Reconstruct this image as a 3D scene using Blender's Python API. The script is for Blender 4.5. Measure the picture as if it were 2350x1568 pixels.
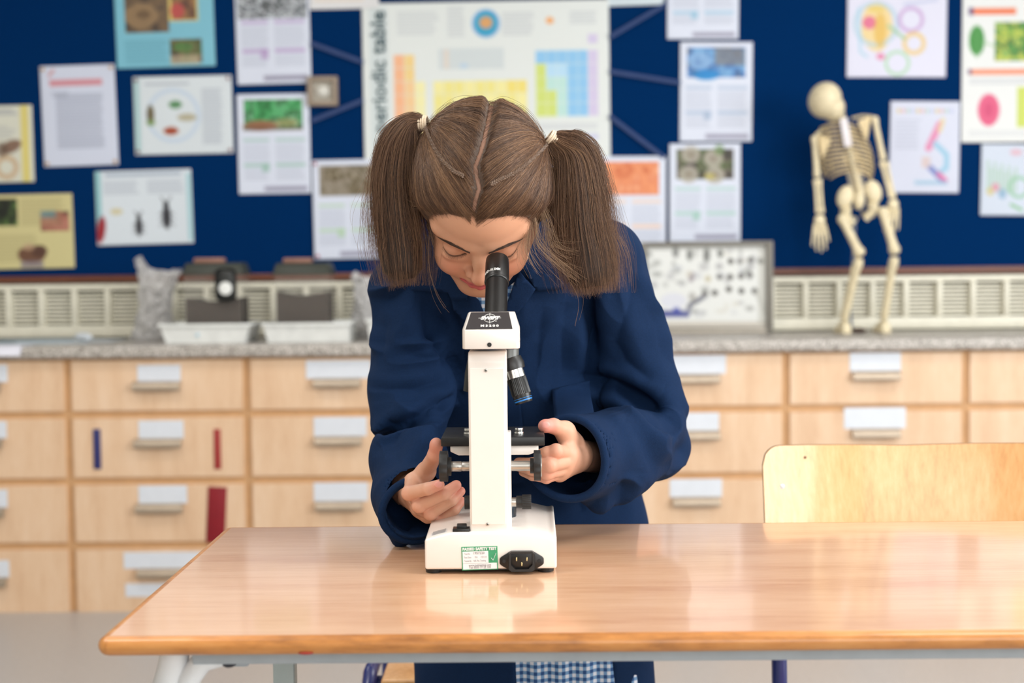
import bpy, bmesh, math, random
import numpy as np
from mathutils import Vector, Matrix

sc = bpy.context.scene
for o in list(bpy.data.objects):
    bpy.data.objects.remove(o)
C = sc.collection
random.seed(7)
rng = np.random.default_rng(11)

# ------------------------------------------------------------------ camera
FPX = 3264.0                      # 50 mm on a 36 mm sensor, 2350 px wide
CAM = np.array([0.0, 0.0, 1.1286])
YAW, PITCH, ROLL = math.radians(0.6), math.atan(172 / FPX), math.radians(-0.6)
CROT = Matrix.Rotation(YAW, 3, 'Z') @ Matrix.Rotation(math.pi / 2 - PITCH, 3, 'X') @ Matrix.Rotation(ROLL, 3, 'Z')
cam_data = bpy.data.cameras.new('camera')
cam = bpy.data.objects.new('camera', cam_data)
C.objects.link(cam)
cam.location = CAM
cam.rotation_euler = CROT.to_euler()
cam_data.sensor_width = 36.0
cam_data.lens = 36.0 * FPX / 2350.0
cam_data.clip_start = 0.05
cam_data.dof.use_dof = True
cam_data.dof.focus_distance = 1.83
cam_data.dof.aperture_fstop = 3.6
sc.camera = cam
RN = np.array(CROT)

def U(px, py, Y):
    """the place at distance Y in front of the photographer that the photo shows at (px, py)"""
    d = RN @ np.array([(px - 1175) / FPX, -(py - 784) / FPX, -1.0])
    return CAM + d * (Y / d[1])

def UZ(px, py, z):
    d = RN @ np.array([(px - 1175) / FPX, -(py - 784) / FPX, -1.0])
    return CAM + d * ((z - CAM[2]) / d[2])

# ------------------------------------------------------------------ light
world = bpy.data.worlds.new('world')
sc.world = world
world.use_nodes = True
world.node_tree.nodes['Background'].inputs[0].default_value = (0.85, 0.93, 1.0, 1)
world.node_tree.nodes['Background'].inputs[1].default_value = 0.35

def area(name, loc, target, sx, sy, power, col):
    d = bpy.data.lights.new(name, 'AREA')
    d.shape = 'RECTANGLE'
    d.size, d.size_y, d.energy, d.color = sx, sy, power, col
    o = bpy.data.objects.new(name, d)
    C.objects.link(o)
    o.location = loc
    o.rotation_euler = (Vector(target) - Vector(loc)).to_track_quat('-Z', 'Y').to_euler()
    return o

area('window_daylight', (3.9, 1.3, 1.85), (0.0, 2.7, 0.9), 3.8, 1.6, 168, (0.95, 0.98, 1.0))
area('rear_window_daylight', (1.2, -3.2, 1.9), (0.0, 2.5, 0.9), 4.5, 1.7, 112, (0.97, 0.99, 1.0))
for i, (lx, ly) in enumerate(((-1.4, 1.2), (1.4, 1.2), (-1.4, 3.4), (1.4, 3.4))):
    area('ceiling_lamp_light', (lx, ly, 2.72), (lx, ly, 0), 1.2, 0.6, 32 if ly < 2 else 17, (1.0, 0.97, 0.92))

sc.view_settings.view_transform = 'Standard'
sc.view_settings.look = 'None'
sc.view_settings.exposure = 0.0
sc.view_settings.gamma = 1.0
sc.view_settings.use_curve_mapping = False

# ------------------------------------------------------------------ materials
def lin(c):
    c = np.asarray(c, float) / 255.0
    return np.where(c <= 0.04045, c / 12.92, ((c + 0.055) / 1.055) ** 2.4)

def rgba(c):
    l = lin(c)
    return (float(l[0]), float(l[1]), float(l[2]), 1.0)

MATS = {}
def M(name, col, rough=0.5, metal=0.0, vary=0.06, scale=30.0, bump=0.0, bscale=200.0, spec=0.5, alpha=None,
      trans=0.0, coat=0.0, sheen=0.0):
    """procedural: base colour broken up by noise, optional fine relief"""
    if name in MATS:
        return MATS[name]
    m = bpy.data.materials.new(name)
    m.use_nodes = True
    nt = m.node_tree
    b = nt.nodes['Principled BSDF']
    tc = nt.nodes.new('ShaderNodeTexCoord')
    n = nt.nodes.new('ShaderNodeTexNoise')
    n.inputs['Scale'].default_value = scale
    n.inputs['Detail'].default_value = 4
    nt.links.new(tc.outputs['Object'], n.inputs['Vector'])
    r = nt.nodes.new('ShaderNodeValToRGB')
    c = rgba(col)
    lo = tuple(max(0, x * (1 - vary)) for x in c[:3]) + (1,)
    hi = tuple(min(1, x * (1 + vary)) for x in c[:3]) + (1,)
    r.color_ramp.elements[0].color, r.color_ramp.elements[1].color = lo, hi
    r.color_ramp.elements[0].position, r.color_ramp.elements[1].position = 0.3, 0.7
    nt.links.new(n.outputs['Fac'], r.inputs['Fac'])
    nt.links.new(r.outputs['Color'], b.inputs['Base Color'])
    b.inputs['Roughness'].default_value = rough
    b.inputs['Metallic'].default_value = metal
    b.inputs['Specular IOR Level'].default_value = spec
    b.inputs['Coat Weight'].default_value = coat
    b.inputs['Sheen Weight'].default_value = sheen
    if trans:
        b.inputs['Transmission Weight'].default_value = trans
    if alpha is not None:
        b.inputs['Alpha'].default_value = alpha
    if bump:
        n2 = nt.nodes.new('ShaderNodeTexNoise')
        n2.inputs['Scale'].default_value = bscale
        n2.inputs['Detail'].default_value = 3
        nt.links.new(tc.outputs['Object'], n2.inputs['Vector'])
        bp = nt.nodes.new('ShaderNodeBump')
        bp.inputs['Strength'].default_value = bump
        bp.inputs['Distance'].default_value = 0.002
        nt.links.new(n2.outputs['Fac'], bp.inputs['Height'])
        nt.links.new(bp.outputs['Normal'], b.inputs['Normal'])
    MATS[name] = m
    return m

def wood(name, dark, mid, light, axis='X', scale=6.0, stretch=18.0, rough=0.4, coat=0.0, streak=0.5):
    """grain runs along `axis`"""
    if name in MATS:
        return MATS[name]
    m = bpy.data.materials.new(name)
    m.use_nodes = True
    nt = m.node_tree
    b = nt.nodes['Principled BSDF']
    tc = nt.nodes.new('ShaderNodeTexCoord')
    mp = nt.nodes.new('ShaderNodeMapping')
    s = {'X': (1, stretch, stretch), 'Y': (stretch, 1, stretch), 'Z': (stretch, stretch, 1)}[axis]
    mp.inputs['Scale'].default_value = s
    nt.links.new(tc.outputs['Object'], mp.inputs['Vector'])
    n1 = nt.nodes.new('ShaderNodeTexNoise')
    n1.inputs['Scale'].default_value = scale * 0.35
    n1.inputs['Detail'].default_value = 5
    n1.inputs['Distortion'].default_value = 0.4
    n2 = nt.nodes.new('ShaderNodeTexNoise')
    n2.inputs['Scale'].default_value = scale * 3.0
    n2.inputs['Detail'].default_value = 6
    n2.inputs['Roughness'].default_value = 0.65
    nt.links.new(mp.outputs['Vector'], n1.inputs['Vector'])
    nt.links.new(mp.outputs['Vector'], n2.inputs['Vector'])
    mx = nt.nodes.new('ShaderNodeMix')
    mx.inputs['Factor'].default_value = streak
    nt.links.new(n1.outputs['Fac'], mx.inputs[2])
    nt.links.new(n2.outputs['Fac'], mx.inputs[3])
    r = nt.nodes.new('ShaderNodeValToRGB')
    e = r.color_ramp.elements
    e[0].position, e[0].color = 0.34, rgba(dark)
    e[1].position, e[1].color = 0.66, rgba(light)
    x = r.color_ramp.elements.new(0.5)
    x.color = rgba(mid)
    nt.links.new(mx.outputs[0], r.inputs['Fac'])
    nt.links.new(r.outputs['Color'], b.inputs['Base Color'])
    b.inputs['Roughness'].default_value = rough
    b.inputs['Coat Weight'].default_value = coat
    b.inputs['Coat Roughness'].default_value = 0.09
    MATS[name] = m
    return m

def attr_mat(name, rough=0.5, spec=0.5, sss=0.0, bump=0.0, bscale=900.0, coat=0.0):
    """colour comes from the mesh's own print / pigment attribute"""
    if name in MATS:
        return MATS[name]
    m = bpy.data.materials.new(name)
    m.use_nodes = True
    nt = m.node_tree
    b = nt.nodes['Principled BSDF']
    a = nt.nodes.new('ShaderNodeAttribute')
    a.attribute_name = 'Col'
    nt.links.new(a.outputs['Color'], b.inputs['Base Color'])
    b.inputs['Roughness'].default_value = rough
    b.inputs['Specular IOR Level'].default_value = spec
    b.inputs['Coat Weight'].default_value = coat
    if sss:
        b.inputs['Subsurface Weight'].default_value = sss
        b.inputs['Subsurface Radius'].default_value = (1.0, 0.35, 0.2)
        b.inputs['Subsurface Scale'].default_value = 0.004
    if bump:
        tc = nt.nodes.new('ShaderNodeTexCoord')
        n2 = nt.nodes.new('ShaderNodeTexNoise')
        n2.inputs['Scale'].default_value = bscale
        nt.links.new(tc.outputs['Object'], n2.inputs['Vector'])
        bp = nt.nodes.new('ShaderNodeBump')
        bp.inputs['Strength'].default_value = bump
        bp.inputs['Distance'].default_value = 0.001
        nt.links.new(n2.outputs['Fac'], bp.inputs['Height'])
        nt.links.new(bp.outputs['Normal'], b.inputs['Normal'])
    MATS[name] = m
    return m

# ------------------------------------------------------------------ objects
def tag(o, label=None, cat=None, group=None, kind=None):
    if label: o['label'] = label
    if cat: o['category'] = cat
    if group: o['group'] = group
    if kind: o['kind'] = kind
    return o

def empty(name, loc, label=None, cat=None, group=None):
    o = bpy.data.objects.new(name, None)
    o.empty_display_size = 0.05
    C.objects.link(o)
    o.location = loc
    return tag(o, label, cat, group)

def adopt(o, parent):
    if parent is not None:
        o.parent = parent
        if parent.type == 'EMPTY':
            o.matrix_parent_inverse = Matrix.Translation(-Vector(parent.location))
    return o

class B:
    """collects solids into one mesh"""
    def __init__(self):
        self.bm = bmesh.new()

    def _xf(self, vs, rot, loc):
        if rot is not None:
            bmesh.ops.transform(self.bm, matrix=rot.to_4x4(), verts=vs)
        bmesh.ops.translate(self.bm, vec=Vector(loc), verts=vs)

    def box(self, c, s, bevel=0.0, seg=2, rot=None):
        r = bmesh.ops.create_cube(self.bm, size=1.0)
        vs = r['verts']
        bmesh.ops.scale(self.bm, vec=Vector(s), verts=vs)
        if bevel:
            es = list({e for v in vs for e in v.link_edges})
            bv = bmesh.ops.bevel(self.bm, geom=es, offset=bevel, segments=seg, affect='EDGES', profile=0.5)
            vs = list({v for f in bv['faces'] for v in f.verts} | {v for v in vs if v.is_valid})
            more = set(vs)
            for v in vs:
                for f in v.link_faces:
                    more.update(f.verts)
            vs = list(more)
        self._xf(vs, rot, c)
        return self

    def prism(self, poly, y0, y1, plane='XZ', bevel=0.0, seg=2):
        """polygon in a plane, extruded along the third axis"""
        def p(a, b, t):
            return {'XZ': (a, t, b), 'XY': (a, b, t), 'YZ': (t, a, b)}[plane]
        bm = bmesh.new()
        v0 = [bm.verts.new(p(a, b, y0)) for a, b in poly]
        v1 = [bm.verts.new(p(a, b, y1)) for a, b in poly]
        n = len(poly)
        bm.faces.new(v0)
        bm.faces.new(v1[::-1])
        for i in range(n):
            bm.faces.new((v0[i], v1[i], v1[(i + 1) % n], v0[(i + 1) % n]))
        bmesh.ops.recalc_face_normals(bm, faces=bm.faces)
        if bevel:
            bmesh.ops.bevel(bm, geom=list(bm.edges), offset=bevel, segments=seg, affect='EDGES', profile=0.5, clamp_overlap=True)
        self._merge(bm)
        return self

    def hull(self, pts, bevel=0.0, seg=2):
        bm = bmesh.new()
        for p in pts:
            bm.verts.new(p)
        bmesh.ops.convex_hull(bm, input=list(bm.verts))
        bmesh.ops.dissolve_limit(bm, angle_limit=0.02, verts=list(bm.verts), edges=list(bm.edges))
        bmesh.ops.recalc_face_normals(bm, faces=bm.faces)
        if bevel:
            bmesh.ops.bevel(bm, geom=list(bm.edges), offset=bevel, segments=seg, affect='EDGES', profile=0.5, clamp_overlap=True)
        self._merge(bm)
        return self

    def _merge(self, bm):
        me = bpy.data.meshes.new('tmp')
        bm.to_mesh(me)
        bm.free()
        self.bm.from_mesh(me)
        bpy.data.meshes.remove(me)

    def tube(self, pts, rad, seg=10, cap=True, flat=None):
        pts = [Vector(p) for p in pts]
        n = len(pts)
        if not hasattr(rad, '__len__'):
            rad = [rad] * n
        rings = []
        ref = None
        for i, p in enumerate(pts):
            t = (pts[min(i + 1, n - 1)] - pts[max(i - 1, 0)]).normalized()
            if ref is None:
                ref = Vector((0, 0, 1)) if abs(t.z) < 0.9 else Vector((1, 0, 0))
            u = (ref - t * ref.dot(t))
            u = u.normalized() if u.length > 1e-6 else t.orthogonal().normalized()
            w = t.cross(u)
            ref = u
            f = 1.0 if flat is None else flat
            rings.append([self.bm.verts.new(p + (u * math.cos(a) * f + w * math.sin(a)) * rad[i])
                          for a in [2 * math.pi * k / seg for k in range(seg)]])
        for a, b in zip(rings, rings[1:]):
            for k in range(seg):
                self.bm.faces.new((a[k], a[(k + 1) % seg], b[(k + 1) % seg], b[k]))
        if cap:
            self.bm.faces.new(rings[0][::-1])
            self.bm.faces.new(rings[-1])
        return self

    def cyl(self, a, b, r0, r1=None, seg=24, bevel=0.0):
        r1 = r0 if r1 is None else r1
        if bevel:
            a, b = Vector(a), Vector(b)
            d = (b - a)
            L = d.length
            d.normalize()
            return self.tube([a, a + d * bevel * 0.3, a + d * bevel, b - d * bevel, b - d * bevel * 0.3, b],
                             [r0 - bevel, r0 - bevel * 0.3, r0, r1, r1 - bevel * 0.3, r1 - bevel], seg)
        return self.tube([a, b], [r0, r1], seg)

    def ball(self, c, r, seg=16, rot=None):
        s = r if hasattr(r, '__len__') else (r, r, r)
        q = bmesh.ops.create_uvsphere(self.bm, u_segments=seg, v_segments=max(6, seg // 2), radius=1.0)
        bmesh.ops.scale(self.bm, vec=Vector(s), verts=q['verts'])
        self._xf(q['verts'], rot, c)
        return self

    def build(self, name, m, parent=None, smooth=True, angle=40):
        me = bpy.data.meshes.new(name)
        bmesh.ops.recalc_face_normals(self.bm, faces=self.bm.faces)
        self.bm.to_mesh(me)
        self.bm.free()
        me.materials.append(m)
        if smooth:
            me.polygons.foreach_set('use_smooth', [True] * len(me.polygons))
            me.set_sharp_from_angle(angle=math.radians(angle))
        o = bpy.data.objects.new(name, me)
        C.objects.link(o)
        return adopt(o, parent)

def np_mesh(name, V, F, m, parent=None, smooth=True, col=None):
    """V (n,3), F (m,4) quads -> object; col (n,3) linear pigment per vertex"""
    me = bpy.data.meshes.new(name)
    V = np.ascontiguousarray(V, np.float32)
    F = np.ascontiguousarray(F, np.int32)
    k = F.shape[1]
    me.vertices.add(len(V))
    me.vertices.foreach_set('co', V.ravel())
    me.loops.add(F.size)
    me.loops.foreach_set('vertex_index', F.ravel())
    me.polygons.add(len(F))
    me.polygons.foreach_set('loop_start', np.arange(0, F.size, k, dtype=np.int32))
    me.polygons.foreach_set('loop_total', np.full(len(F), k, np.int32))
    if smooth:
        me.polygons.foreach_set('use_smooth', np.ones(len(F), bool))
    me.update(calc_edges=True)
    if col is not None:
        a = me.color_attributes.new('Col', 'FLOAT_COLOR', 'POINT')
        c4 = np.ones((len(V), 4), np.float32)
        c4[:, :3] = col
        a.data.foreach_set('color', c4.ravel())
    me.validate()
    if m is not None:
        me.materials.append(m)
    o = bpy.data.objects.new(name, me)
    C.objects.link(o)
    return adopt(o, parent)

def text_mesh(name, s, size, m, parent, mat4, align='CENTER', bold=0.0, shear=0.0, spacing=1.0, extrude=0.0001, width=None):
    cu = bpy.data.curves.new('t', 'FONT')
    cu.body = s
    cu.size = size
    cu.align_x = align
    cu.align_y = 'CENTER'
    cu.extrude = extrude
    cu.offset = bold
    cu.shear = shear
    cu.space_character = spacing
    cu.resolution_u = 2
    t = bpy.data.objects.new('t', cu)
    C.objects.link(t)
    dg = bpy.context.evaluated_depsgraph_get()
    me = bpy.data.meshes.new_from_object(t.evaluated_get(dg))
    bpy.data.objects.remove(t)
    me.name = name
    if width:
        xs = [v.co.x for v in me.vertices]
        k = width / (max(xs) - min(xs))
        me.transform(Matrix.Diagonal((k, 1, 1, 1)))
    me.transform(mat4)
    me.materials.clear()
    me.materials.append(m)
    o = bpy.data.objects.new(name, me)
    C.objects.link(o)
    return adopt(o, parent)

def copy_thing(root, delta, label=None):
    r = root.copy()
    C.objects.link(r)
    r.location = Vector(root.location) + Vector(delta)
    if label:
        r['label'] = label
    for ch in list(root.children):
        c = ch.copy()
        C.objects.link(c)
        c.parent = r
        for g in list(ch.children):
            d = g.copy()
            C.objects.link(d)
            d.parent = c
    return r
# ------------------------------------------------------------------ the setting
TZ = 0.76                                     # table top
YC, YW = 4.645, 5.23                          # cupboard fronts, wall
def struct(o): return tag(o, kind='structure')

struct(B().box((0, 1.0, -0.05), (8.6, 9.0, 0.1)).build('floor', M('vinyl_floor', (176, 172, 170), 0.35, vary=0.05, scale=60)))
struct(B().box((0, YW + 0.05, 1.4), (8.6, 0.1, 2.9)).build('wall_back', M('cream_wall', (225, 222, 210), 0.8)))
struct(B().box((0, 1.0, 2.85), (8.6, 9.0, 0.1)).build('ceiling', M('white_ceiling', (240, 240, 238), 0.9)))
struct(B().box((-4.3, 1.0, 1.4), (0.1, 9.0, 2.9)).build('wall_left', M('cream_wall', (225, 222, 210), 0.8)))
struct(B().box((4.3, 1.0, 1.4), (0.1, 9.0, 2.9)).build('wall_right', M('cream_wall', (225, 222, 210), 0.8)))
struct(B().box((0, -3.5, 1.4), (8.6, 0.1, 2.9)).build('wall_front', M('cream_wall', (225, 222, 210), 0.8)))

# noticeboard: blue felt over the whole wall, thin brown wooden rail along its foot
zb = float(U(1100, 636, YW)[2])
nb = empty('noticeboard', (0, YW, zb), 'dark blue felt noticeboard covering the wall behind the worktop', 'noticeboard')
B().box((0, YW - 0.011, (zb + 0.02 + 2.6) / 2), (8.4, 0.018, 2.6 - zb - 0.02)).build('felt_panel', M('blue_felt', (2, 42, 90), 0.95, vary=0.10, scale=300, bump=0.3, bscale=900, sheen=0.0, spec=0.03), nb)
B().box((0, YW - 0.017, zb + 0.008), (8.4, 0.03, 0.026), 0.004).build('rail', wood('brown_rail', (84, 42, 28), (104, 55, 36), (120, 70, 48), 'X'), nb)
YB = YW - 0.021                                # felt face

# heater grille between worktop and noticeboard
zt0 = float(U(365, 822, YC - 0.03)[2])         # underside of worktop
zt = zt0 + 0.040                               # worktop surface
gz0, gz1 = zt + 0.006, zb - 0.012
gr = empty('heater_grille', (0, YW - 0.05, gz0), 'cream louvred heater grille running along the wall above the worktop', 'grille')
crm = M('cream_enamel', (226, 222, 205), 0.4)
B().box((0, YW - 0.05, gz1 - 0.010), (8.4, 0.07, 0.022), 0.004).build('top_rail', crm, gr)
B().box((0, YW - 0.05, gz0 + 0.022), (8.4, 0.07, 0.044), 0.004).build('bottom_rail', crm, gr)
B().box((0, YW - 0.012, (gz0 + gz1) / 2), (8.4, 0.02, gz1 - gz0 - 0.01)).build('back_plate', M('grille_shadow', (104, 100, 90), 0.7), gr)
n_sl = 8
s0, s1 = gz0 + 0.048, gz1 - 0.026
for i in range(n_sl):
    z = s0 + (s1 - s0) * (i + 0.5) / n_sl
    B().box((0, YW - 0.055, z), (8.4, 0.016, 0.0102), 0.002, 1).build('slat', crm, gr)
x = float(U(19, 700, YW - 0.08)[0])
step = 0.1205
k0 = int((-4.1 - x) / step)
for k in range(k0, k0 + 68):
    xx = x + k * step
    if -2.2 < xx < 2.3:
        B().box((xx, YW - 0.062, (s0 + s1) / 2), (0.019, 0.05, s1 - s0 + 0.012), 0.002).build('mullion', crm, gr)

# worktop
def speckle():
    m = bpy.data.materials.new('speckled_laminate')
    m.use_nodes = True
    nt = m.node_tree
    b = nt.nodes['Principled BSDF']
    tc = nt.nodes.new('ShaderNodeTexCoord')
    v = nt.nodes.new('ShaderNodeTexNoise')
    v.inputs['Scale'].default_value = 150
    v.inputs['Detail'].default_value = 3
    r = nt.nodes.new('ShaderNodeValToRGB')
    e = r.color_ramp.elements
    e[0].position, e[0].color = 0.38, rgba((118, 110, 102))
    e[1].position, e[1].color = 0.60, rgba((208, 202, 196))
    nt.links.new(tc.outputs['Object'], v.inputs['Vector'])
    nt.links.new(v.outputs['Fac'], r.inputs['Fac'])
    nt.links.new(r.outputs['Color'], b.inputs['Base Color'])
    b.inputs['Roughness'].default_value = 0.35
    return m
wt = B().box((0, (YC - 0.03 + YW - 0.09) / 2, zt - 0.02), (8.4, YW - 0.09 - YC + 0.03, 0.040), 0.010, 3).build('worktop', speckle())
tag(wt, 'long grey speckled worktop on the row of wooden drawer cabinets', 'worktop')
B().box((0, YW - 0.05, zt - 0.02), (8.4, 0.078, 0.036), 0.002).build('upstand', crm, wt)

# drawer cabinets
beech = wood('beech_laminate', (212, 174, 140), (224, 190, 157), (231, 201, 172), 'Z', 5.0, 9.0, 0.45, streak=0.45)
carc = M('carcass_edge', (206, 160, 114), 0.6)
steel = M('satin_handle', (176, 160, 142), 0.35, 0.6)
card = M('label_card', (216, 221, 230), 0.5, vary=0.02)
ink = M('faint_print', (150, 156, 170), 0.6)
rows = [float(U(365, y, YC)[2]) for y in (822, 951, 1104, 1252, 1410)]
xs = [float(U(px, 1000, YC)[0]) for px in (-252, 158, 568, 981, 1392, 1804, 2216, 2628)]
names = ['drawer cabinet under the pile of papers, cut by the frame',
         'drawer cabinet with blue and red tape strips on its drawers',
         'drawer cabinet between the taped cabinet and the girl',
         'drawer cabinet mostly hidden behind the girl and the microscope',
         'drawer cabinet partly hidden by the girl\'s bent navy elbow',
         'drawer cabinet right behind the empty plywood chair',
         'drawer cabinet past the skeleton\'s feet, cut by the frame']
cards = {  # (unit, row): list of (x0,y0,x1,y1) card outlines
    (0, 0): [(-80, 838, 18, 877)], (0, 1): [(-80, 968, 16, 1006)], (0, 2): [(-80, 1125, 18, 1165)], (0, 3): [(-80, 1287, 22, 1325)],
    (1, 0): [(315, 838, 415, 875)], (1, 1): [(318, 966, 422, 1006)], (1, 2): [(318, 1115, 430, 1155)], (1, 3): [(284, 1268, 462, 1304), (288, 1340, 392, 1369)],
    (2, 0): [(702, 828, 852, 868)], (2, 1): [(720, 958, 842, 1001)], (2, 2): [(720, 1108, 845, 1150)], (2, 3): [(720, 1262, 840, 1300)],
    (3, 0): [(1120, 822, 1250, 862)], (3, 1): [(1120, 954, 1250, 992)], (3, 2): [(1120, 1104, 1250, 1143)], (3, 3): [(1120, 1258, 1250, 1296)],
    (4, 0): [(1530, 816, 1666, 858)], (4, 1): [(1532, 948, 1650, 988)], (4, 2): [(1537, 1100, 1657, 1140)], (4, 3): [(1540, 1255, 1660, 1295)],
    (5, 0): [(1950, 810, 2067, 851)], (5, 1): [(1937, 936, 2078, 983)], (5, 2): [(1950, 1092, 2070, 1132)], (5, 3): [(1950, 1250, 2070, 1290)],
    (6, 0): [(2365, 806, 2480, 846)], (6, 1): [(2365, 932, 2480, 975)], (6, 2): [(2365, 1088, 2480, 1128)], (6, 3): [(2365, 1245, 2480, 1285)]}
for u in range(7):
    x0, x1 = xs[u], xs[u + 1]
    xc = (x0 + x1) / 2
    cb = empty('drawer_cabinet', (xc, YC, 0), 'pale beech ' + names[u], 'cabinet', 'beech drawer cabinets under the worktop')
    B().box((xc, (YC + 0.010 + YW - 0.02) / 2, (rows[4] + zt0) / 2), (x1 - x0 - 0.002, YW - YC - 0.030, zt0 - rows[4] - 0.001)).build('carcass', carc, cb)
    B().box((xc, (YC + 0.05 + YW - 0.05) / 2, rows[4] / 2 + 0.001), (x1 - x0 - 0.002, YW - YC - 0.1, max(0.01, rows[4]))).build('plinth', M('dark_plinth', (70, 60, 52), 0.6), cb)
    for r in range(4):
        z1 = rows[r] - (0.006 if r == 0 else 0.012)
        z0 = rows[r + 1] + (0.012 if r < 3 else 0.004)
        dr = B().box((xc, YC + 0.0049, (z0 + z1) / 2), (x1 - x0 - 0.026, 0.0098, z1 - z0), 0.0015, 1).build('drawer', beech, cb)
        cl = cards[(u, r)]
        cy = cl[0][3]
        hz = float(U(xc / YC * FPX + 1209, cy + 11, YC)[2])
        hx = float(U((x0 + x1) / 2 * 0 + {0: -45, 1: 364, 2: 777, 3: 1185, 4: 1597, 5: 2009, 6: 2420}[u], 1000, YC)[0])
        hw = 0.155
        # cup pull: a curved lip hanging from a plate
        prof = [(0, 0.016), (-0.012, 0.014), (-0.022, 0.006), (-0.026, -0.008), (-0.024, -0.014), (-0.021, -0.008), (-0.018, 0.004), (-0.010, 0.010), (0, 0.012)]
        hb = B().prism([(YC + a, hz + b) for a, b in prof], hx - hw / 2, hx + hw / 2, 'YZ')
        hb.build('handle', steel, dr)
        for c in cl:
            a, b = U(c[0], c[1], YC), U(c[2], c[3], YC)
            cd = B().box(((a[0] + b[0]) / 2, YC - 0.0012, (a[2] + b[2]) / 2), (b[0] - a[0], 0.002, a[2] - b[2])).build('label_card', card, dr)
        if u == 1 and r == 1:
            for (sx0, sx1, colr, nm) in ((213, 233, (40, 44, 104), 'blue_tape'), (490, 508, (158, 48, 46), 'red_tape')):
                a, b = U(sx0, 985, YC), U(sx1, 1077, YC)
                B().box(((a[0] + b[0]) / 2, YC - 0.0015, (a[2] + b[2]) / 2), (b[0] - a[0], 0.003, a[2] - b[2]), 0.001).build(nm, M(nm, colr, 0.5), dr)
        if u == 1 and r == 2:
            a, b = U(474, 1118, YC), U(520, 1246, YC)
            B().box(((a[0] + b[0]) / 2, YC - 0.002, (a[2] + b[2]) / 2), (b[0] - a[0], 0.004, a[2] - b[2]), 0.001, rot=Matrix.Rotation(math.radians(3.5), 3, 'Y')).build('wide_red_tape', M('crimson_tape', (132, 6, 26), 0.55), dr)
# ------------------------------------------------------------------ printed sheets on the noticeboard
class Canvas:
    """a small print, sampled finely enough for a sheet seen across the room; becomes pigment on the sheet's own mesh"""
    def __init__(s, box, bg, px=3.4):
        s.x0, s.y0, s.x1, s.y1 = box
        s.w = max(4, int((s.x1 - s.x0) / px)); s.h = max(4, int((s.y1 - s.y0) / px))
        s.a = np.tile(np.array(bg, float), (s.h, s.w, 1))
        s.X, s.Y = np.meshgrid(np.linspace(s.x0, s.x1, s.w), np.linspace(s.y0, s.y1, s.h))
        s.px = px
    def _mix(s, m, col, al):
        m = (np.clip(m, 0, 1) * al)[..., None]
        s.a = s.a * (1 - m) + np.array(col, float) * m
    def rect(s, x0, y0, x1, y1, col, al=1.0):
        m = np.minimum(np.minimum(s.X - x0, x1 - s.X), np.minimum(s.Y - y0, y1 - s.Y)) / s.px + 0.5
        s._mix(m, col, al); return s
    def ell(s, cx, cy, rx, ry, col, al=1.0, rot=0.0):
        c, n = math.cos(rot), math.sin(rot)
        u, v = (s.X - cx) * c + (s.Y - cy) * n, -(s.X - cx) * n + (s.Y - cy) * c
        d = np.sqrt((u / rx) ** 2 + (v / ry) ** 2)
        s._mix((1 - d) * min(rx, ry) / s.px + 0.5, col, al); return s
    def ring(s, cx, cy, r, wd, col, al=1.0):
        d = np.abs(np.hypot(s.X - cx, s.Y - cy) - r)
        s._mix((wd - d) / s.px + 0.5, col, al); return s
    def text(s, x0, y0, x1, y1, pitch, col, al=0.5, frac=0.5, ragged=0.15):
        y = y0
        while y + pitch * frac <= y1 + 0.1:
            xe = x1 - (x1 - x0) * random.random() * ragged
            s.rect(x0, y, xe, y + pitch * frac, col, al)
            y += pitch
        return s
    def photo(s, x0, y0, x1, y1, cols, cell=18, seed=1):
        g = np.random.default_rng(seed)
        m = (s.X >= x0) & (s.X <= x1) & (s.Y >= y0) & (s.Y <= y1)
        def nz(c):
            n = g.random((int((y1 - y0) / c) + 3, int((x1 - x0) / c) + 3))
            fx, fy = (s.X - x0) / c, (s.Y - y0) / c
            ix, iy = np.clip(fx.astype(int), 0, n.shape[1] - 2), np.clip(fy.astype(int), 0, n.shape[0] - 2)
            tx, ty = np.clip(fx - ix, 0, 1), np.clip(fy - iy, 0, 1)
            return (n[iy, ix] * (1 - tx) + n[iy, ix + 1] * tx) * (1 - ty) + (n[iy + 1, ix] * (1 - tx) + n[iy + 1, ix + 1] * tx) * ty
        v = np.clip((nz(cell) * 0.65 + nz(cell * 0.45) * 0.35 - 0.5) * 1.8 + 0.5, 0, 0.999)
        k = len(cols) - 1
        cc = np.array(cols, float)
        i = np.clip((v * k).astype(int), 0, k - 1)
        t = (v * k - i)[..., None]
        s.a = np.where(m[..., None], cc[i] * (1 - t) + cc[i + 1] * t, s.a); return s
    def stroke(s, pts, wd, col, al=1.0):
        d = np.full(s.X.shape, 1e9)
        for (ax, ay), (bx, by) in zip(pts, pts[1:]):
            L = (bx - ax) ** 2 + (by - ay) ** 2 + 1e-9
            t = np.clip(((s.X - ax) * (bx - ax) + (s.Y - ay) * (by - ay)) / L, 0, 1)
            d = np.minimum(d, np.hypot(s.X - ax - t * (bx - ax), s.Y - ay - t * (by - ay)))
        s._mix((wd - d) / s.px + 0.5, col, al); return s

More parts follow.
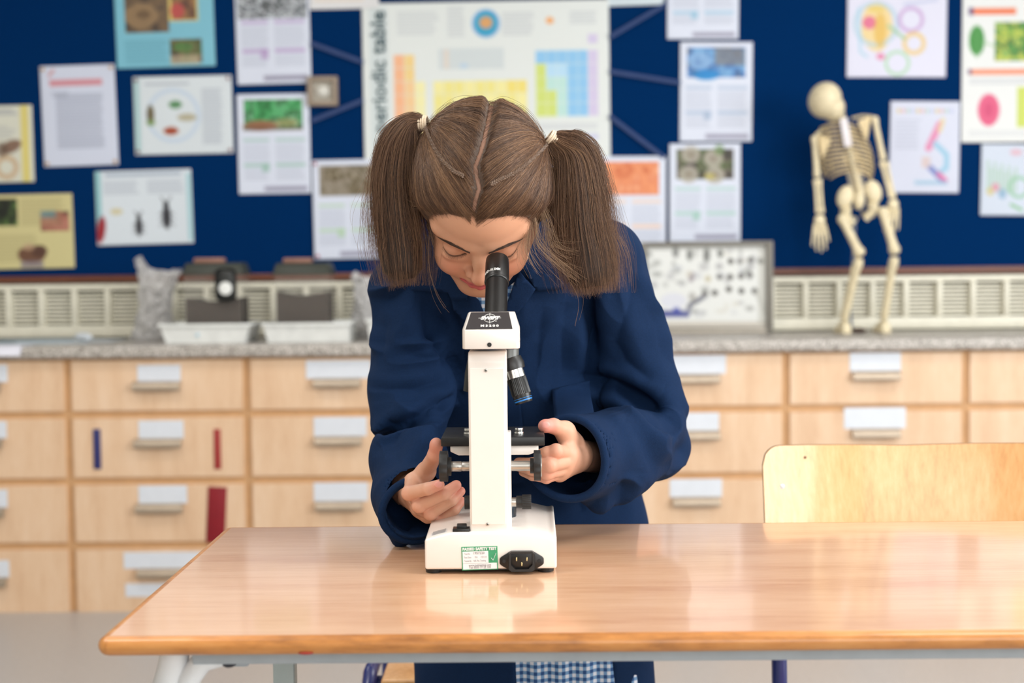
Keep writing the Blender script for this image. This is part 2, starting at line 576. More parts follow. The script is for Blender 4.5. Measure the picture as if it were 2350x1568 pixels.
PRINT = attr_mat('printed_paper', 0.45, 0.35)
def sheet_mesh(name, cv, y_plane, rot=0.0, thick=0.0015, lift=0.004, seed=0, parent=None, m=None):
    """a sheet of paper with real size, thickness and a slight buckle"""
    h, w = cv.h, cv.w
    p0, p1 = U(cv.x0, (cv.y0 + cv.y1) / 2, y_plane), U(cv.x1, (cv.y0 + cv.y1) / 2, y_plane)
    q0, q1 = U((cv.x0 + cv.x1) / 2, cv.y0, y_plane), U((cv.x0 + cv.x1) / 2, cv.y1, y_plane)
    W, H = p1[0] - p0[0], q0[2] - q1[2]
    cx, cz = (p0[0] + p1[0]) / 2, (q0[2] + q1[2]) / 2
    u, v = np.meshgrid(np.linspace(-0.5, 0.5, w), np.linspace(0.5, -0.5, h))
    g = np.random.default_rng(seed)
    ph = g.random(4) * 6.28
    buck = lift * (0.5 + 0.5 * np.sin(u * 4 + ph[0]) * np.sin(v * 3 + ph[1])) + 0.001
    r = math.radians(rot)
    X = cx + u * W * math.cos(r) + v * H * math.sin(r)
    Z = cz - u * W * math.sin(r) + v * H * math.cos(r)
    Yf = y_plane - buck - thick
    Yb = y_plane - buck
    n = w * h
    V = np.concatenate([np.stack([X, Yf, Z], -1).reshape(-1, 3), np.stack([X, Yb, Z], -1).reshape(-1, 3)])
    idx = np.arange(n).reshape(h, w)
    f = np.stack([idx[:-1, :-1], idx[1:, :-1], idx[1:, 1:], idx[:-1, 1:]], -1).reshape(-1, 4)
    bk = f[:, ::-1] + n
    ringi = np.concatenate([idx[0, :], idx[1:, -1], idx[-1, -2::-1], idx[-2:0:-1, 0]])
    nx = np.roll(ringi, -1)
    side = np.stack([ringi, nx, nx + n, ringi + n], -1)
    col = lin(cv.a.reshape(-1, 3))
    return np_mesh(name, V, np.concatenate([f, bk, side]), m or PRINT, parent, smooth=False, col=np.concatenate([col, col * 0 + 0.8])), (cx, cz, W, H)

PINM = {}
SH = 0
def poster(name, cv, label, cat='poster', rot=0.0, depth=0.0, pins=None, group=None):
    global SH
    SH += 1
    o, (cx, cz, W, H) = sheet_mesh(name, cv, YB - 0.0005 - depth, rot, seed=SH)
    tag(o, label, cat, group)
    if pins:
        pm = M('pin_' + '_'.join(map(str, pins)), pins, 0.3)
        r = math.radians(rot)
        for a in (-1, 1):
            for b in (-1, 1):
                u, v = a * (W / 2 - 0.012), b * (H / 2 - 0.012)
                px_, pz_ = cx + u * math.cos(r) + v * math.sin(r), cz - u * math.sin(r) + v * math.cos(r)
                B().cyl((px_, YB - depth, pz_), (px_, YB - depth - 0.013, pz_), 0.007, 0.005, 10).build('drawing_pin', pm, o)
    return o

WHT, TXT = (214, 220, 232), (120, 126, 146)
# teal sheet
cv = Canvas((264, -90, 491, 155), (122, 186, 206))
cv.photo(286, -30, 387, 74, [(58, 48, 44), (90, 74, 60), (120, 96, 70), (70, 60, 54)], 22, 3).ell(325, 35, 38, 30, (150, 122, 88), .8).ell(330, 32, 16, 10, (100, 78, 56), .8)
cv.rect(388, -30, 455, 50, (214, 190, 110)).photo(396, -22, 452, 46, [(120, 80, 60), (150, 110, 70), (90, 60, 50)], 16, 4).ell(408, 26, 16, 18, (186, 74, 74), .9)
cv.photo(388, 90, 462, 148, [(90, 70, 50), (70, 96, 52), (120, 100, 70), (50, 46, 40)], 18, 5).ell(420, 110, 24, 12, (82, 128, 66), .8).rect(388, 128, 455, 150, (190, 176, 150), .7)
cv.text(284, 92, 384, 146, 8, (80, 140, 160), .5)
poster('teal_poster', cv, 'teal poster with three brown animal photos pinned high on the blue noticeboard', rot=-1.0)
# notice with red heading
cv = Canvas((97, 150, 268, 381), (206, 212, 230))
cv.stroke([(118, 172), (128, 160)], 3, (200, 110, 110), .7).text(118, 182, 240, 200, 18, (206, 130, 140), .85, .85, .02).text(122, 210, 160, 225, 8, TXT, .4)
cv.text(130, 216, 238, 345, 7.5, TXT, .55, .5, .05)
poster('notice_sheet', cv, 'white notice with one red heading line above grey text, pinned at its corners', 'notice', rot=-1.2, pins=(190, 140, 60))
# life cycle sheet
cv = Canvas((308, 175, 534, 354), (212, 220, 226))
cv.rect(310, 178, 322, 350, (120, 176, 176), .5).text(335, 190, 450, 200, 9, TXT, .5).ring(398, 265, 58, 5, (190, 206, 226), .8)
cv.ell(346, 262, 9, 22, (96, 84, 54), .9).ell(346, 280, 10, 8, (120, 150, 90), .8).ell(404, 240, 15, 9, (74, 128, 78), .9).ell(430, 270, 22, 9, (170, 160, 130), .8).ell(392, 300, 17, 9, (166, 74, 40), 1).rect(380, 298, 404, 305, (140, 50, 30), .6)
cv.text(465, 205, 512, 335, 6.5, TXT, .4)
poster('life_cycle_sheet', cv, 'white sheet with a ring of small insect life stage pictures, dark red pins', rot=-0.6, pins=(120, 30, 50))
# yellow edged sheet at the frame edge
cv = Canvas((-100, 243, 77, 420), (210, 210, 196))
cv.rect(50, 243, 68, 420, (216, 200, 112), .9).text(-90, 252, 48, 266, 8, TXT, .6).ell(25, 338, 26, 14, (120, 90, 74), .9, -0.4).ell(5, 345, 14, 18, (96, 78, 66), .6).ring(14, 385, 22, 6, (190, 150, 110), .6).text(-90, 290, 40, 320, 8, TXT, .3)
poster('yellow_edged_sheet', cv, 'white sheet with a yellow right edge and a brown animal picture', rot=-0.8)
# pale yellow poster
cv = Canvas((-100, 447, 169, 618), (204, 194, 142))
cv.photo(-90, 455, 44, 520, [(40, 50, 34), (96, 130, 70), (70, 90, 50), (30, 34, 28)], 20, 9).photo(96, 488, 162, 532, [(70, 60, 60), (150, 96, 80), (180, 120, 104)], 20, 10).rect(96, 486, 130, 502, (84, 140, 160), .8)
cv.text(50, 458, 150, 520, 8, (150, 140, 100), .5).text(-90, 540, 100, 605, 8, (150, 140, 100), .45)
cv.ell(72, 585, 32, 20, (104, 70, 54), .95).ell(90, 578, 18, 14, (84, 56, 46), .9).rect(46, 600, 98, 616, (120, 110, 130), .7).ell(66, 568, 14, 8, (190, 160, 130), .7)
poster('pale_yellow_poster', cv, 'pale yellow poster with a photo of a brown shell, lowest beside the frame edge', rot=-0.7)
# beetle sheet
cv = Canvas((221, 391, 442, 561), (214, 222, 230))
cv.rect(221, 391, 234, 520, (120, 180, 186), .8).rect(430, 400, 442, 555, (150, 196, 204), .7).text(245, 398, 420, 408, 10, (90, 110, 140), .6).text(240, 415, 325, 450, 6.5, TXT, .35).text(340, 415, 425, 450, 6.5, TXT, .35)
cv.ell(231, 525, 10, 30, (150, 36, 48), 1, 0.15).ell(268, 484, 14, 8, (206, 196, 160), .9)
for bx, by, s_ in ((318, 515, 0.85), (382, 493, 1.1)):
    cv.ell(bx, by + 6 * s_, 9 * s_, 24 * s_, (44, 44, 50), 1).ell(bx, by - 18 * s_, 6 * s_, 9 * s_, (50, 50, 56), 1)
    for k in (-1, 1):
        cv.stroke([(bx, by - 20 * s_), (bx + k * 10 * s_, by - 36 * s_)], 1.3, (80, 80, 86), .8)
        for q in (-8, 4, 16): cv.stroke([(bx, by + q * s_), (bx + k * 16 * s_, by + (q + 8) * s_)], 1.2, (90, 90, 96), .7)
poster('beetle_sheet', cv, 'white sheet with two black beetles and a red shape at its lower corner', rot=-1.0)

def info(box, tint, seed, photo, ph=0.36):
    """two-column fact sheet: photo on top, tinted headings, grey text"""
    x0, y0, x1, y1 = box
    w, h = x1 - x0, y1 - y0
    cv = Canvas(box, (214, 220, 236))
    if photo:
        cv.photo(x0 + w * .09, y0 + h * .05, x1 - w * .09, y0 + h * ph, photo, 20, seed)
    ya = y0 + h * .44
    for cx0, cx1 in ((x0 + w * .08, x0 + w * .44), (x0 + w * .52, x1 - w * .07)):
        cv.rect(cx0, ya, cx1, ya + h * .035, tint, .6)
        cv.text(cx0, ya + h * .06, cx1, ya + h * .24, 7, TXT, .25, .5, .1)
        cv.rect(cx0, ya + h * .25, cx1, ya + h * .29, tint, .7)
        cv.text(cx0, ya + h * .31, cx1, ya + h * .42, 7, TXT, .25)
    cv.rect(x0 + w * .33, ya + h * .25, x0 + w * .43, ya + h * .34, tint, .8)
    cv.rect(x0 + w * .36, y1 - h * .075, x1 - w * .05, y1 - h * .03, (130, 126, 150), .75)
    return cv
cv = info((541, -70, 711, 193), (176, 150, 196), 21, None)
cv.photo(546, -60, 705, 44, [(200, 206, 216), (90, 96, 100), (210, 214, 222), (60, 64, 66), (190, 196, 204)], 16, 22)
poster('purple_fact_sheet', cv, 'white fact sheet with mauve headings below a grey photo', 'fact sheet', rot=-0.8, group='fact sheets on the noticeboard')
cv = info((546, 216, 712, 445), (150, 186, 176), 23, [(40, 110, 60), (60, 150, 84), (96, 176, 120), (40, 96, 50), (130, 190, 150)])
cv.ell(600, 288, 40, 12, (150, 96, 70), .9).ell(660, 282, 26, 10, (180, 150, 100), .6).rect(560, 292, 696, 299, (96, 70, 50), .7)
poster('green_photo_fact_sheet', cv, 'white fact sheet with a bright green grass photo, beside the small framed square', 'fact sheet', rot=-0.3, group='fact sheets on the noticeboard')
cv = info((719, 367, 885, 594), (176, 206, 176), 25, [(110, 100, 80), (150, 140, 126), (96, 84, 60), (176, 166, 150)])
poster('brown_photo_fact_sheet', cv, 'white fact sheet with a dull brown photo, its edge behind a hair bunch', 'fact sheet', rot=-0.6, depth=0.004, pins=(170, 40, 80), group='fact sheets on the noticeboard')
cv = info((1531, -120, 1695, 90), (150, 190, 216), 27, [(150, 190, 210), (190, 210, 226)])
poster('blue_heading_fact_sheet', cv, 'white fact sheet with pale blue headings, cut by the top of the frame', 'fact sheet', rot=0.5, group='fact sheets on the noticeboard')
cv = info((1560, 97, 1726, 325), (160, 178, 204), 29, [(96, 104, 116), (60, 110, 176), (120, 170, 214), (40, 90, 160)])
cv.rect(1640, 112, 1708, 150, (120, 120, 126), .8).ell(1620, 172, 30, 12, (20, 130, 200), .9).ell(1605, 140, 30, 20, (140, 176, 216), .7)
poster('blue_glove_fact_sheet', cv, 'white fact sheet with a photo of blue lab gloves, third column of the board', 'fact sheet', rot=0.6, group='fact sheets on the noticeboard')
cv = info((1536, 330, 1699, 555), (156, 196, 186), 31, [(60, 56, 50), (110, 100, 90), (84, 100, 60), (60, 50, 50)])
for cx_, cy_ in ((1585, 355), (1636, 365), (1580, 400), (1640, 402)): cv.ell(cx_, cy_, 22, 20, (176, 170, 158), .85).ell(cx_, cy_, 10, 9, (140, 130, 116), .7)
cv.ell(1650, 345, 12, 12, (96, 130, 70), .6).ell(1628, 405, 14, 8, (190, 176, 80), .6)
poster('shell_photo_fact_sheet', cv, 'white fact sheet with a photo of pale round shells, above the framed panel', 'fact sheet', rot=0.3, depth=0.003, group='fact sheets on the noticeboard')
cv = info((1366, 359, 1528, 585), (236, 196, 170), 33, [(206, 110, 70), (232, 150, 104), (220, 130, 90), (236, 170, 130)], .385)
poster('orange_photo_fact_sheet', cv, 'white fact sheet with a bright orange photo, half behind the girl\'s hair bunch', 'fact sheet', rot=0.4, depth=0.004, group='fact sheets on the noticeboard')
# small framed square
fs = empty('framed_square', U(740, 210, YB), 'small square beige frame round a pale shell on the noticeboard', 'frame')
a, b = U(706, 177, YB), U(777, 244, YB)
cx_, cz_, hw, hh = (a[0] + b[0]) / 2, (a[2] + b[2]) / 2, (b[0] - a[0]) / 2, (a[2] - b[2]) / 2
fb = B()
for s_ in (-1, 1):
    fb.box((cx_ + s_ * (hw - .009), YB - .012, cz_), (.018, .022, 2 * hh), .003)
    fb.box((cx_, YB - .012, cz_ + s_ * (hh - .009)), (2 * hw - .03, .022, .018), .003)
fb.build('surround', M('beige_frame', (150, 134, 118), 0.5), fs)
B().box((cx_, YB - .004, cz_), (2 * hw - .03, .005, 2 * hh - .03)).build('backing', M('grey_backing', (178, 172, 160), 0.7), fs)
B().ball((cx_, YB - .012, cz_), (.024, .010, .022)).build('shell', M('pale_shell', (214, 212, 204), 0.4), fs)
# sheets cut by the top of the frame
cv = Canvas((709, -120, 868, 21), (222, 222, 224)); cv.text(720, -20, 850, 6, 9, (226, 190, 150), .5)
poster('top_sheet', cv, 'white sheet with faint orange print, above the gap beside the mauve fact sheet', 'sheet', rot=-0.6)
cv = Canvas((1392, -120, 1522, 13), (206, 218, 226)); cv.text(1400, -20, 1500, 4, 8, (150, 180, 200), .4)
poster('top_blue_tinted_sheet', cv, 'bluish white sheet cut by the frame top, right above the periodic table corner', 'sheet', rot=-1.0)
# periodic table
PX0, PY0, PX1, PY1 = 834, 4, 1399, 415
cv = Canvas((PX0, PY0, PX1, PY1), (222, 227, 226))
cv.rect(850, 12, 893, 410, (204, 214, 216), .8)
cv.text(915, 25, 1010, 80, 8, TXT, .22).text(1030, 15, 1070, 90, 8, TXT, .25).text(1155, 30, 1230, 85, 8, TXT, .25).text(1310, 30, 1375, 60, 8, TXT, .25)
cv.ell(1118, 54, 33, 33, (96, 150, 214), .55).ell(1118, 54, 27, 29, (40, 150, 196), 1).ring(1118, 54, 20, 2, (70, 176, 200), .8).ell(1118, 52, 15, 14, (214, 160, 104), 1)
cv.ell(1264, 50, 9, 8, (236, 160, 90), .9)
cv.rect(1008, 110, 1158, 158, (205, 213, 216), 1).rect(1020, 112, 1032, 156, (226, 206, 190), .6).ell(1066, 150, 10, 6, (170, 200, 230), .6)
def cells(x0, y0, x1, y1, nx_, ny_, fn):
    for i in range(nx_):
        for j in range(ny_):
            a_, b_ = x0 + (x1 - x0) * i / nx_, y0 + (y1 - y0) * j / ny_
            c_ = fn(i, j)
            if c_ is not None: cv.rect(a_ + .6, b_ + .6, a_ + (x1 - x0) / nx_ - .6, b_ + (y1 - y0) / ny_ - .6, c_)
OR, YE, GR, BL, LB, PU, TE = (240, 180, 140), (234, 224, 140), (204, 218, 120), (140, 194, 234), (180, 216, 240), (206, 196, 226), (186, 222, 216)
cells(905, 122, 953, 275, 2, 5, lambda i, j: OR if i == 0 else ((236, 206, 140) if j < 2 else (238, 200, 150)))
cells(953, 184, 977, 275, 1, 3, lambda i, j: (238, 232, 176))
cells(995, 184, 1210, 275, 9, 3, lambda i, j: (236, 218, 120) if (j == 0 and i > 6) else YE if (i + j) % 3 else (238, 230, 160))
cells(1230, 118, 1350, 270, 5, 5, lambda i, j: GR if (i == 0 and j > 0) or (j > 2 and i < 2) else (BL if i > 2 or j == 0 else (TE if j > 1 else LB)))
cells(1350, 118, 1373, 270, 1, 5, lambda i, j: PU)
cells(1350, 82, 1373, 104, 1, 1, lambda i, j: PU)
cells(905, 275, 1210, 330, 13, 2, lambda i, j: (238, 214, 150))
cells(1060, 345, 1373, 395, 14, 2, lambda i, j: (210, 206, 232))
cv.rect(1230, 285, 1370, 300, (206, 210, 214), .8).rect(1340, 310, 1372, 325, (196, 196, 226), .8)
pt = poster('periodic_table_poster', cv, 'large white periodic table poster with coloured cells behind the girl\'s head', 'poster', rot=-0.3)
pw = U(871, 200, YB - 0.0075)
hgt = float(U(871, 26, YB)[2] - U(871, 400, YB)[2])
mt = Matrix.Translation(Vector((pw[0], YB - 0.0068, float(U(871, 213, YB)[2])))) @ Matrix.Rotation(math.pi / 2, 4, 'Y') @ Matrix.Rotation(math.pi / 2, 4, 'X')
mt = Matrix.Translation(Vector((pw[0], YB - 0.0068, float(U(871, 213, YB)[2])))) @ Matrix.Rotation(-math.pi / 2, 4, 'Y') @ Matrix.Rotation(math.pi / 2, 4, 'X')
text_mesh('heading', 'The periodic table', 0.075, M('heading_ink', (58, 84, 92), 0.5), pt, mt, width=hgt, bold=0.0015)
# student drawings and leaf poster
cv = Canvas((1944, -100, 2172, 178), (214, 214, 232))
cv.ell(2012, 60, 36, 58, (229, 199, 126), .8).ring(2010, 55, 48, 5, (175, 199, 215), .8).ell(1995, 52, 16, 15, (215, 99, 140), .9).ell(2020, 70, 14, 40, (215, 167, 59), .6).ring(2090, 45, 26, 4, (188, 153, 202), .9).ring(2098, 100, 22, 5, (223, 188, 113), .8).stroke([(2040, 60), (2075, 88)], 4, (148, 188, 148), .8).ring(2060, 145, 26, 3, (148, 202, 148), .8).ell(2022, 130, 10, 8, (215, 113, 153), .8).stroke([(2075, 10), (2150, 0)], 3, (153, 167, 207), .5).ell(2010, 20, 20, 8, (215, 188, 72), .5)
cv.stroke([(1970, 20), (1975, 120), (1990, 130)], 3, (140, 194, 215), .6)
poster('cell_drawing', cv, 'white sheet with a crayon cell drawing in yellow and pink, above the skeleton', 'drawing', rot=0.7)
cv = Canvas((2207, -120, 2420, 327), (222, 224, 224))
cv.rect(2222, 18, 2330, 33, (224, 110, 66), .95).rect(2222, 16, 2232, 34, (70, 70, 130), .9).rect(2222, 158, 2400, 171, (226, 120, 80), .8).rect(2222, 158, 2230, 170, (70, 70, 130), .8)
cv.ell(2241, 92, 18, 34, (58, 136, 54), 1).stroke([(2241, 60), (2241, 130)], 1.5, (96, 160, 90), .7).stroke([(2255, 96), (2285, 106)], 2, (140, 180, 130), .7)
cv.photo(2282, 50, 2420, 140, [(60, 120, 50), (90, 150, 60), (50, 104, 44), (190, 190, 70), (110, 160, 80)], 12, 41).rect(2290, 66, 2350, 84, (190, 200, 70), .5).rect(2290, 128, 2420, 136, (206, 206, 80), .6)
cv.ell(2270, 252, 25, 37, (214, 84, 124), 1).ell(2270, 252, 10, 16, (196, 60, 106), .7).rect(2335, 200, 2420, 292, (190, 204, 80), .9).text(2225, 180, 2380, 196, 8, TXT, .3).text(2225, 300, 2380, 318, 8, TXT, .2)
poster('leaf_poster', cv, 'tall white poster with a green leaf, a pink oval and orange heading bars', 'poster', rot=0.3)
cv = Canvas((2041, 233, 2201, 443), (204, 208, 226))
for k in range(12):
    cv.ell(2060 + k * 11, 255, 4, 5, [(215, 180, 99), (215, 153, 153), (153, 188, 167), (167, 175, 215)][k % 4], .7)
cv.text(2052, 275, 2110, 350, 9, TXT, .22).stroke([(2155, 285), (2130, 340)], 8, (215, 126, 167), .9).stroke([(2162, 275), (2155, 300)], 5, (215, 199, 153), .9).stroke([(2145, 330), (2172, 355), (2172, 385), (2150, 400)], 6, (140, 188, 215), .9).stroke([(2135, 385), (2165, 415)], 7, (113, 126, 188), .9).stroke([(2155, 400), (2170, 415)], 6, (215, 113, 161), .9).rect(2115, 360, 2135, 385, (207, 180, 175), .7).rect(2100, 415, 2175, 424, (140, 180, 207), .8)
poster('microscope_drawing', cv, 'white sheet with a coloured pencil microscope drawing, beside the skeleton\'s ribs', 'drawing', rot=0.9)
cv = Canvas((2250, 331, 2420, 495), (196, 205, 221))
for k in range(9): cv.stroke([(2266 + k * 8, 370 + (k * 17) % 30), (2266 + k * 8, 440)], 2, (140, 180, 140), .7)
cv.ell(2284, 430, 9, 10, (215, 126, 153), .7).ell(2272, 440, 8, 10, (207, 180, 99), .6).ell(2300, 445, 9, 12, (113, 153, 188), .7).ring(2338, 430, 22, 4, (126, 180, 140), .7).ell(2330, 350, 14, 8, (215, 153, 167), .6).stroke([(2320, 470), (2345, 482)], 3, (99, 167, 99), .8)
poster('plant_drawing', cv, 'white sheet with a pencil drawing of green stems below the leaf poster', 'drawing', rot=0.9, depth=0.003)
# strings linking the periodic table to the sheets
strm = M('pale_string', (54, 72, 116), 0.9)
for (x0, y0, x1, y1, lb) in ((712, 99, 834, 143, 'upper pale string from periodic table to mauve fact sheet'), (714, 278, 834, 230, 'lower pale string from periodic table past the small framed square'),
                             (1398, 86, 1530, 8, 'pale string slanting up from the periodic table to the top sheet'), (1398, 164, 1562, 190, 'nearly level pale string from periodic table to blue glove sheet'), (1398, 266, 1524, 362, 'pale string slanting down from periodic table to the orange sheet')):
    a, b = U(x0, y0, YB - .0115), U(x1, y1, YB - .0115)
    dv = Vector(b) - Vector(a)
    o = B().box((Vector(a) + Vector(b)) / 2, (dv.length, .0016, .015), rot=Matrix.Rotation(math.atan2(-dv.z, dv.x), 3, 'Y')).build('string', strm)
    tag(o, lb, 'string', 'strings on the noticeboard')

# ------------------------------------------------------------------ framed panel on the worktop
cv = Canvas((1470, 562, 1772, 752), (222, 224, 222))
g = np.random.default_rng(5)
cv.rect(1470, 738, 1772, 752, (190, 182, 170), .8)
for (x, y, w_, h_) in ((1550, 577, 7, 14), (1582, 585, 7, 13), (1621, 585, 8, 17), (1652, 582, 7, 10)): cv.ell(x, y, w_, h_, (110, 112, 110), .9)
for (x, y) in ((1676, 600), (1697, 600), (1722, 597), (1745, 600), (1651, 635), (1675, 636), (1700, 634), (1720, 632), (1617, 675), (1640, 672), (1672, 664), (1701, 668), (1731, 668)): cv.ell(x, y, 7, 7, (84, 82, 80), .95)
cv.ell(1624, 640, 7, 8, (180, 170, 140), .7).ell(1587, 636, 7, 12, (140, 130, 140), .8, .3).ell(1565, 652, 8, 5, (180, 180, 184), .8).ell(1555, 615, 10, 6, (180, 184, 192), .7)
cv.stroke([(1578, 722), (1583, 700), (1612, 683)], 5, (90, 92, 110), .9).stroke([(1520, 720), (1575, 720)], 8, (70, 76, 140), .9).ell(1552, 712, 8, 8, (60, 70, 160), .9).ell(1720, 708, 10, 6, (150, 150, 148), .7).ell(1545, 690, 30, 18, (206, 208, 226), .6)
for _ in range(46):
    cv.ell(1490 + g.random() * 260, 574 + g.random() * 150, 4 + g.random() * 9, 3 + g.random() * 8, [(150, 150, 154), (176, 178, 186), (120, 122, 120), (196, 190, 176)][int(g.random() * 4)], .25 + .35 * g.random())
cv.rect(1740, 566, 1772, 745, (172, 170, 160), .5).rect(1470, 562, 1772, 574, (160, 160, 156), .5)
cv.stroke([(1735, 672), (1758, 720)], 5, (176, 176, 170), .6)
YP = 5.09
pf = empty('silhouette_picture', U(1620, 752, YP), 'grey framed white picture of small dark silhouettes standing on the worktop', 'picture')
sheet_mesh('print', cv, YP, 0.4, 0.004, 0.0005, 77, pf)
a, b = U(1470, 556, YP), U(1773, 754, YP)
fm = M('grey_wood_frame', (120, 116, 108), 0.5)
zb_ = zt + 0.001
B().box((b[0] - .012, YP - .002, (a[2] + zb_) / 2), (.024, .03, a[2] - zb_), .003).build('stile', fm, pf)
B().box((a[0] + .012, YP - .002, (a[2] + zb_) / 2), (.024, .03, a[2] - zb_), .003).build('stile', fm, pf)
B().box(((a[0] + b[0]) / 2, YP - .002, a[2] - .008), (b[0] - a[0] - .048, .03, .016), .003).build('rail', fm, pf)
B().box(((a[0] + b[0]) / 2, YP - .002, zb_ + .008), (b[0] - a[0] - .048, .03, .016), .003).build('rail', M('pale_frame', (178, 170, 158), 0.5), pf)
B().box(((a[0] + b[0]) / 2, YP + .012, (a[2] + zb_) / 2), (b[0] - a[0] - .02, .006, a[2] - zb_ - .02)).build('back_board', fm, pf)

# ------------------------------------------------------------------ skeleton model, seen from behind
YS = 4.98
bone = M('ivory_bone', (226, 212, 178), 0.5, vary=0.08, scale=50)
def S(px, py, dy=0.0): return U(px, py, YS + dy)
sk = empty('skeleton_model', (S(1975, 755)[0], YS, zt), 'ivory model skeleton seen from behind, head tilted, standing on the worktop', 'skeleton')
def mm(px): return px * YS / FPX
# skull: cranium, jaw turned away
B().ball(S(1893, 230), (mm(37), mm(44), mm(41)), 24, Matrix.Rotation(math.radians(18), 3, 'Y')).ball(S(1911, 248), (mm(27), mm(36), mm(30)), 20).build('skull', bone, sk)
B().tube([S(1905, 262, .05), S(1918, 272, .08), S(1928, 266, .06)], [.016, .015, .014], 10).build('jaw', bone, sk)
spine_px = [(1928, 262), (1935, 285), (1941, 310), (1946, 335), (1950, 358), (1955, 380), (1961, 402), (1966, 422), (1970, 440)]
sp = np.array(spine_px, float)
tt = np.linspace(0, len(sp) - 1, 24)
for t in tt:
    i = min(int(t), len(sp) - 2); q = sp[i] * (1 - (t - i)) + sp[i + 1] * (t - i)
    r_ = 6.0 + 3.6 * (t / 8)
    vb = B().cyl(S(q[0], q[1] - 3.8), S(q[0] + .9, q[1] + 2.2), mm(r_), None, 12, mm(1.5))
    vb.box(S(q[0], q[1], -.018), (mm(3), .02, mm(6)), .001)
    vb.box(S(q[0], q[1], -.004), (mm(r_ * 3.9), .008, mm(3.2)), .001)
    vb.build('vertebra', bone, sk)
B().box(S(1941, 304, -.032), (mm(17), .004, mm(64)), .001, rot=Matrix.Rotation(math.radians(-10), 3, 'Y')).build('white_tape_strip', M('white_tape', (226, 220, 224), 0.6), sk)
# ribs: twelve pairs of hoops
for k in range(12):
    t = k / 11
    i = 1 + t * 4.6; j = int(i); q = sp[j] * (1 - (i - j)) + sp[j + 1] * (i - j)
    wd = mm(34 + 28 * math.sin(min(1, t * 1.25 + .18) * math.pi * .62)) * (1 - .22 * max(0, t - .75) / .25)
    dp = mm(46)
    drop = mm(10 + 24 * t)
    arc = 2.75 if k < 8 else 2.75 - (k - 7) * .33
    for s_ in (-1, 1):
        pts = []
        for a in np.linspace(0.12, arc, 16):
            pts.append(S(q[0], q[1]) + np.array([s_ * wd * math.sin(a) , dp * (1 - math.cos(a)) * .9 - .012, -drop * (1 - math.cos(a)) * .5 - mm(3) * math.sin(a) + s_ * -mm(5) * math.sin(a) * .6]))
        B().tube(pts, mm(2.6), 7).build('rib', M('rib_bone', (214, 192, 148), 0.55), sk)
B().box(S(1946, 322, .125), (mm(14), .012, mm(70)), .004, rot=Matrix.Rotation(math.radians(-10), 3, 'Y')).build('breastbone', bone, sk)
# shoulder girdle
for s_, (sx, sy), (mx_, my_) in ((-1, (1872, 310), (1912, 283)), (1, (2003, 268), (1955, 272))):
    B().tube([S(mx_, my_, .07), S((mx_ + sx) / 2, (my_ + sy) / 2 - 4, .055), S(sx, sy, .02)], mm(3.4), 8).build('collarbone', bone, sk)
    d = 1 if s_ > 0 else -1
    B().hull([S(sx - d * 4, sy - 3, -.02), S(sx - d * 4, sy + 4, -.012), S(sx - d * 36, sy + 8, -.028), S(sx - d * 34, sy + 14, -.022), S(sx - d * 16, sy + 56, -.026), S(sx - d * 12, sy + 56, -.02)], .003).build('shoulder_blade', M('rib_bone', (214, 192, 148), 0.55), sk)
def longbone(name, a, b, ra, rm, rb, dya=0.0, dyb=0.0):
    pa, pb = S(a[0], a[1], dya), S(b[0], b[1], dyb)
    ts = np.linspace(0, 1, 13)
    rad = [mm(rm + (ra - rm) * max(0, 1 - t / .22) ** 1.3 + (rb - rm) * max(0, (t - .78) / .22) ** 1.3) for t in ts]
    rad[0] *= .6; rad[-1] *= .6
    return B().tube([pa + (pb - pa) * t for t in ts], rad, 12).build(name, bone, sk)
longbone('upper_arm_bone', (1869, 312), (1875, 408), 11, 6.5, 10)
longbone('upper_arm_bone', (2006, 268), (2027, 368), 11, 6.5, 10)
longbone('forearm_bone', (1871, 412), (1876, 490), 8, 4, 6); longbone('forearm_bone', (1881, 410), (1887, 490), 7, 4, 7)
longbone('forearm_bone', (2022, 370), (2044, 455), 8, 4, 6); longbone('forearm_bone', (2034, 370), (2052, 455), 7, 4, 7)
for (wx, wy, ang) in ((1881, 498, 6), (2050, 462, -18)):
    hb = B().ball(S(wx, wy + 8), (mm(13), .014, mm(14)), 12)
    hb.build('wrist_bones', bone, sk)
    for k in range(5):
        a = math.radians(ang + (k - 2) * 9 + 90)
        L = [52, 62, 66, 60, 44][k] if wx < 2000 else [44, 60, 66, 62, 50][k]
        x0_, y0_ = wx + (k - 2) * 5.5, wy + 16
        pts = [S(x0_ + math.cos(a) * L * u_ * -.6, y0_ + math.sin(a) * L * u_, .004 * math.sin(u_ * 9)) for u_ in (0, .3, .36, .42, .64, .70, .76, 1)]
        B().tube(pts, [mm(r_) for r_ in (3.6, 2.8, 3.8, 2.8, 2.6, 3.4, 2.4, 1.8)], 8).build('finger_bones', bone, sk)
# pelvis
B().ball(S(1971, 458), (mm(13), .022, mm(24)), 14).build('sacrum', bone, sk)
for s_, (cx_, cy_) in ((-1, (1940, 452)), (1, (2004, 440))):
    pv = B().ball(S(cx_, cy_), (mm(19), .02, mm(27)), 18, Matrix.Rotation(math.radians(-18 * s_), 3, 'Y'))
    pv.tube([S(cx_ - s_ * 2, cy_ + 22), S(cx_ + s_ * 0, cy_ + 38, .01), S(cx_ - s_ * 4, cy_ + 52, .02), S(cx_ - s_ * 22, cy_ + 52, .05)], [mm(12), mm(13), mm(9), mm(7)], 12)
    pv.tube([S(cx_ - s_ * 4, cy_ + 46, .01), S(cx_ - s_ * 14, cy_ + 60, .015), S(cx_ - s_ * 24, cy_ + 50, .05)], [mm(8), mm(8), mm(5)], 10)
    pv.build('hip_bone', bone, sk)
longbone('thigh_bone', (1930, 496), (1975, 586), 15, 9.5, 18, 0, -.06)
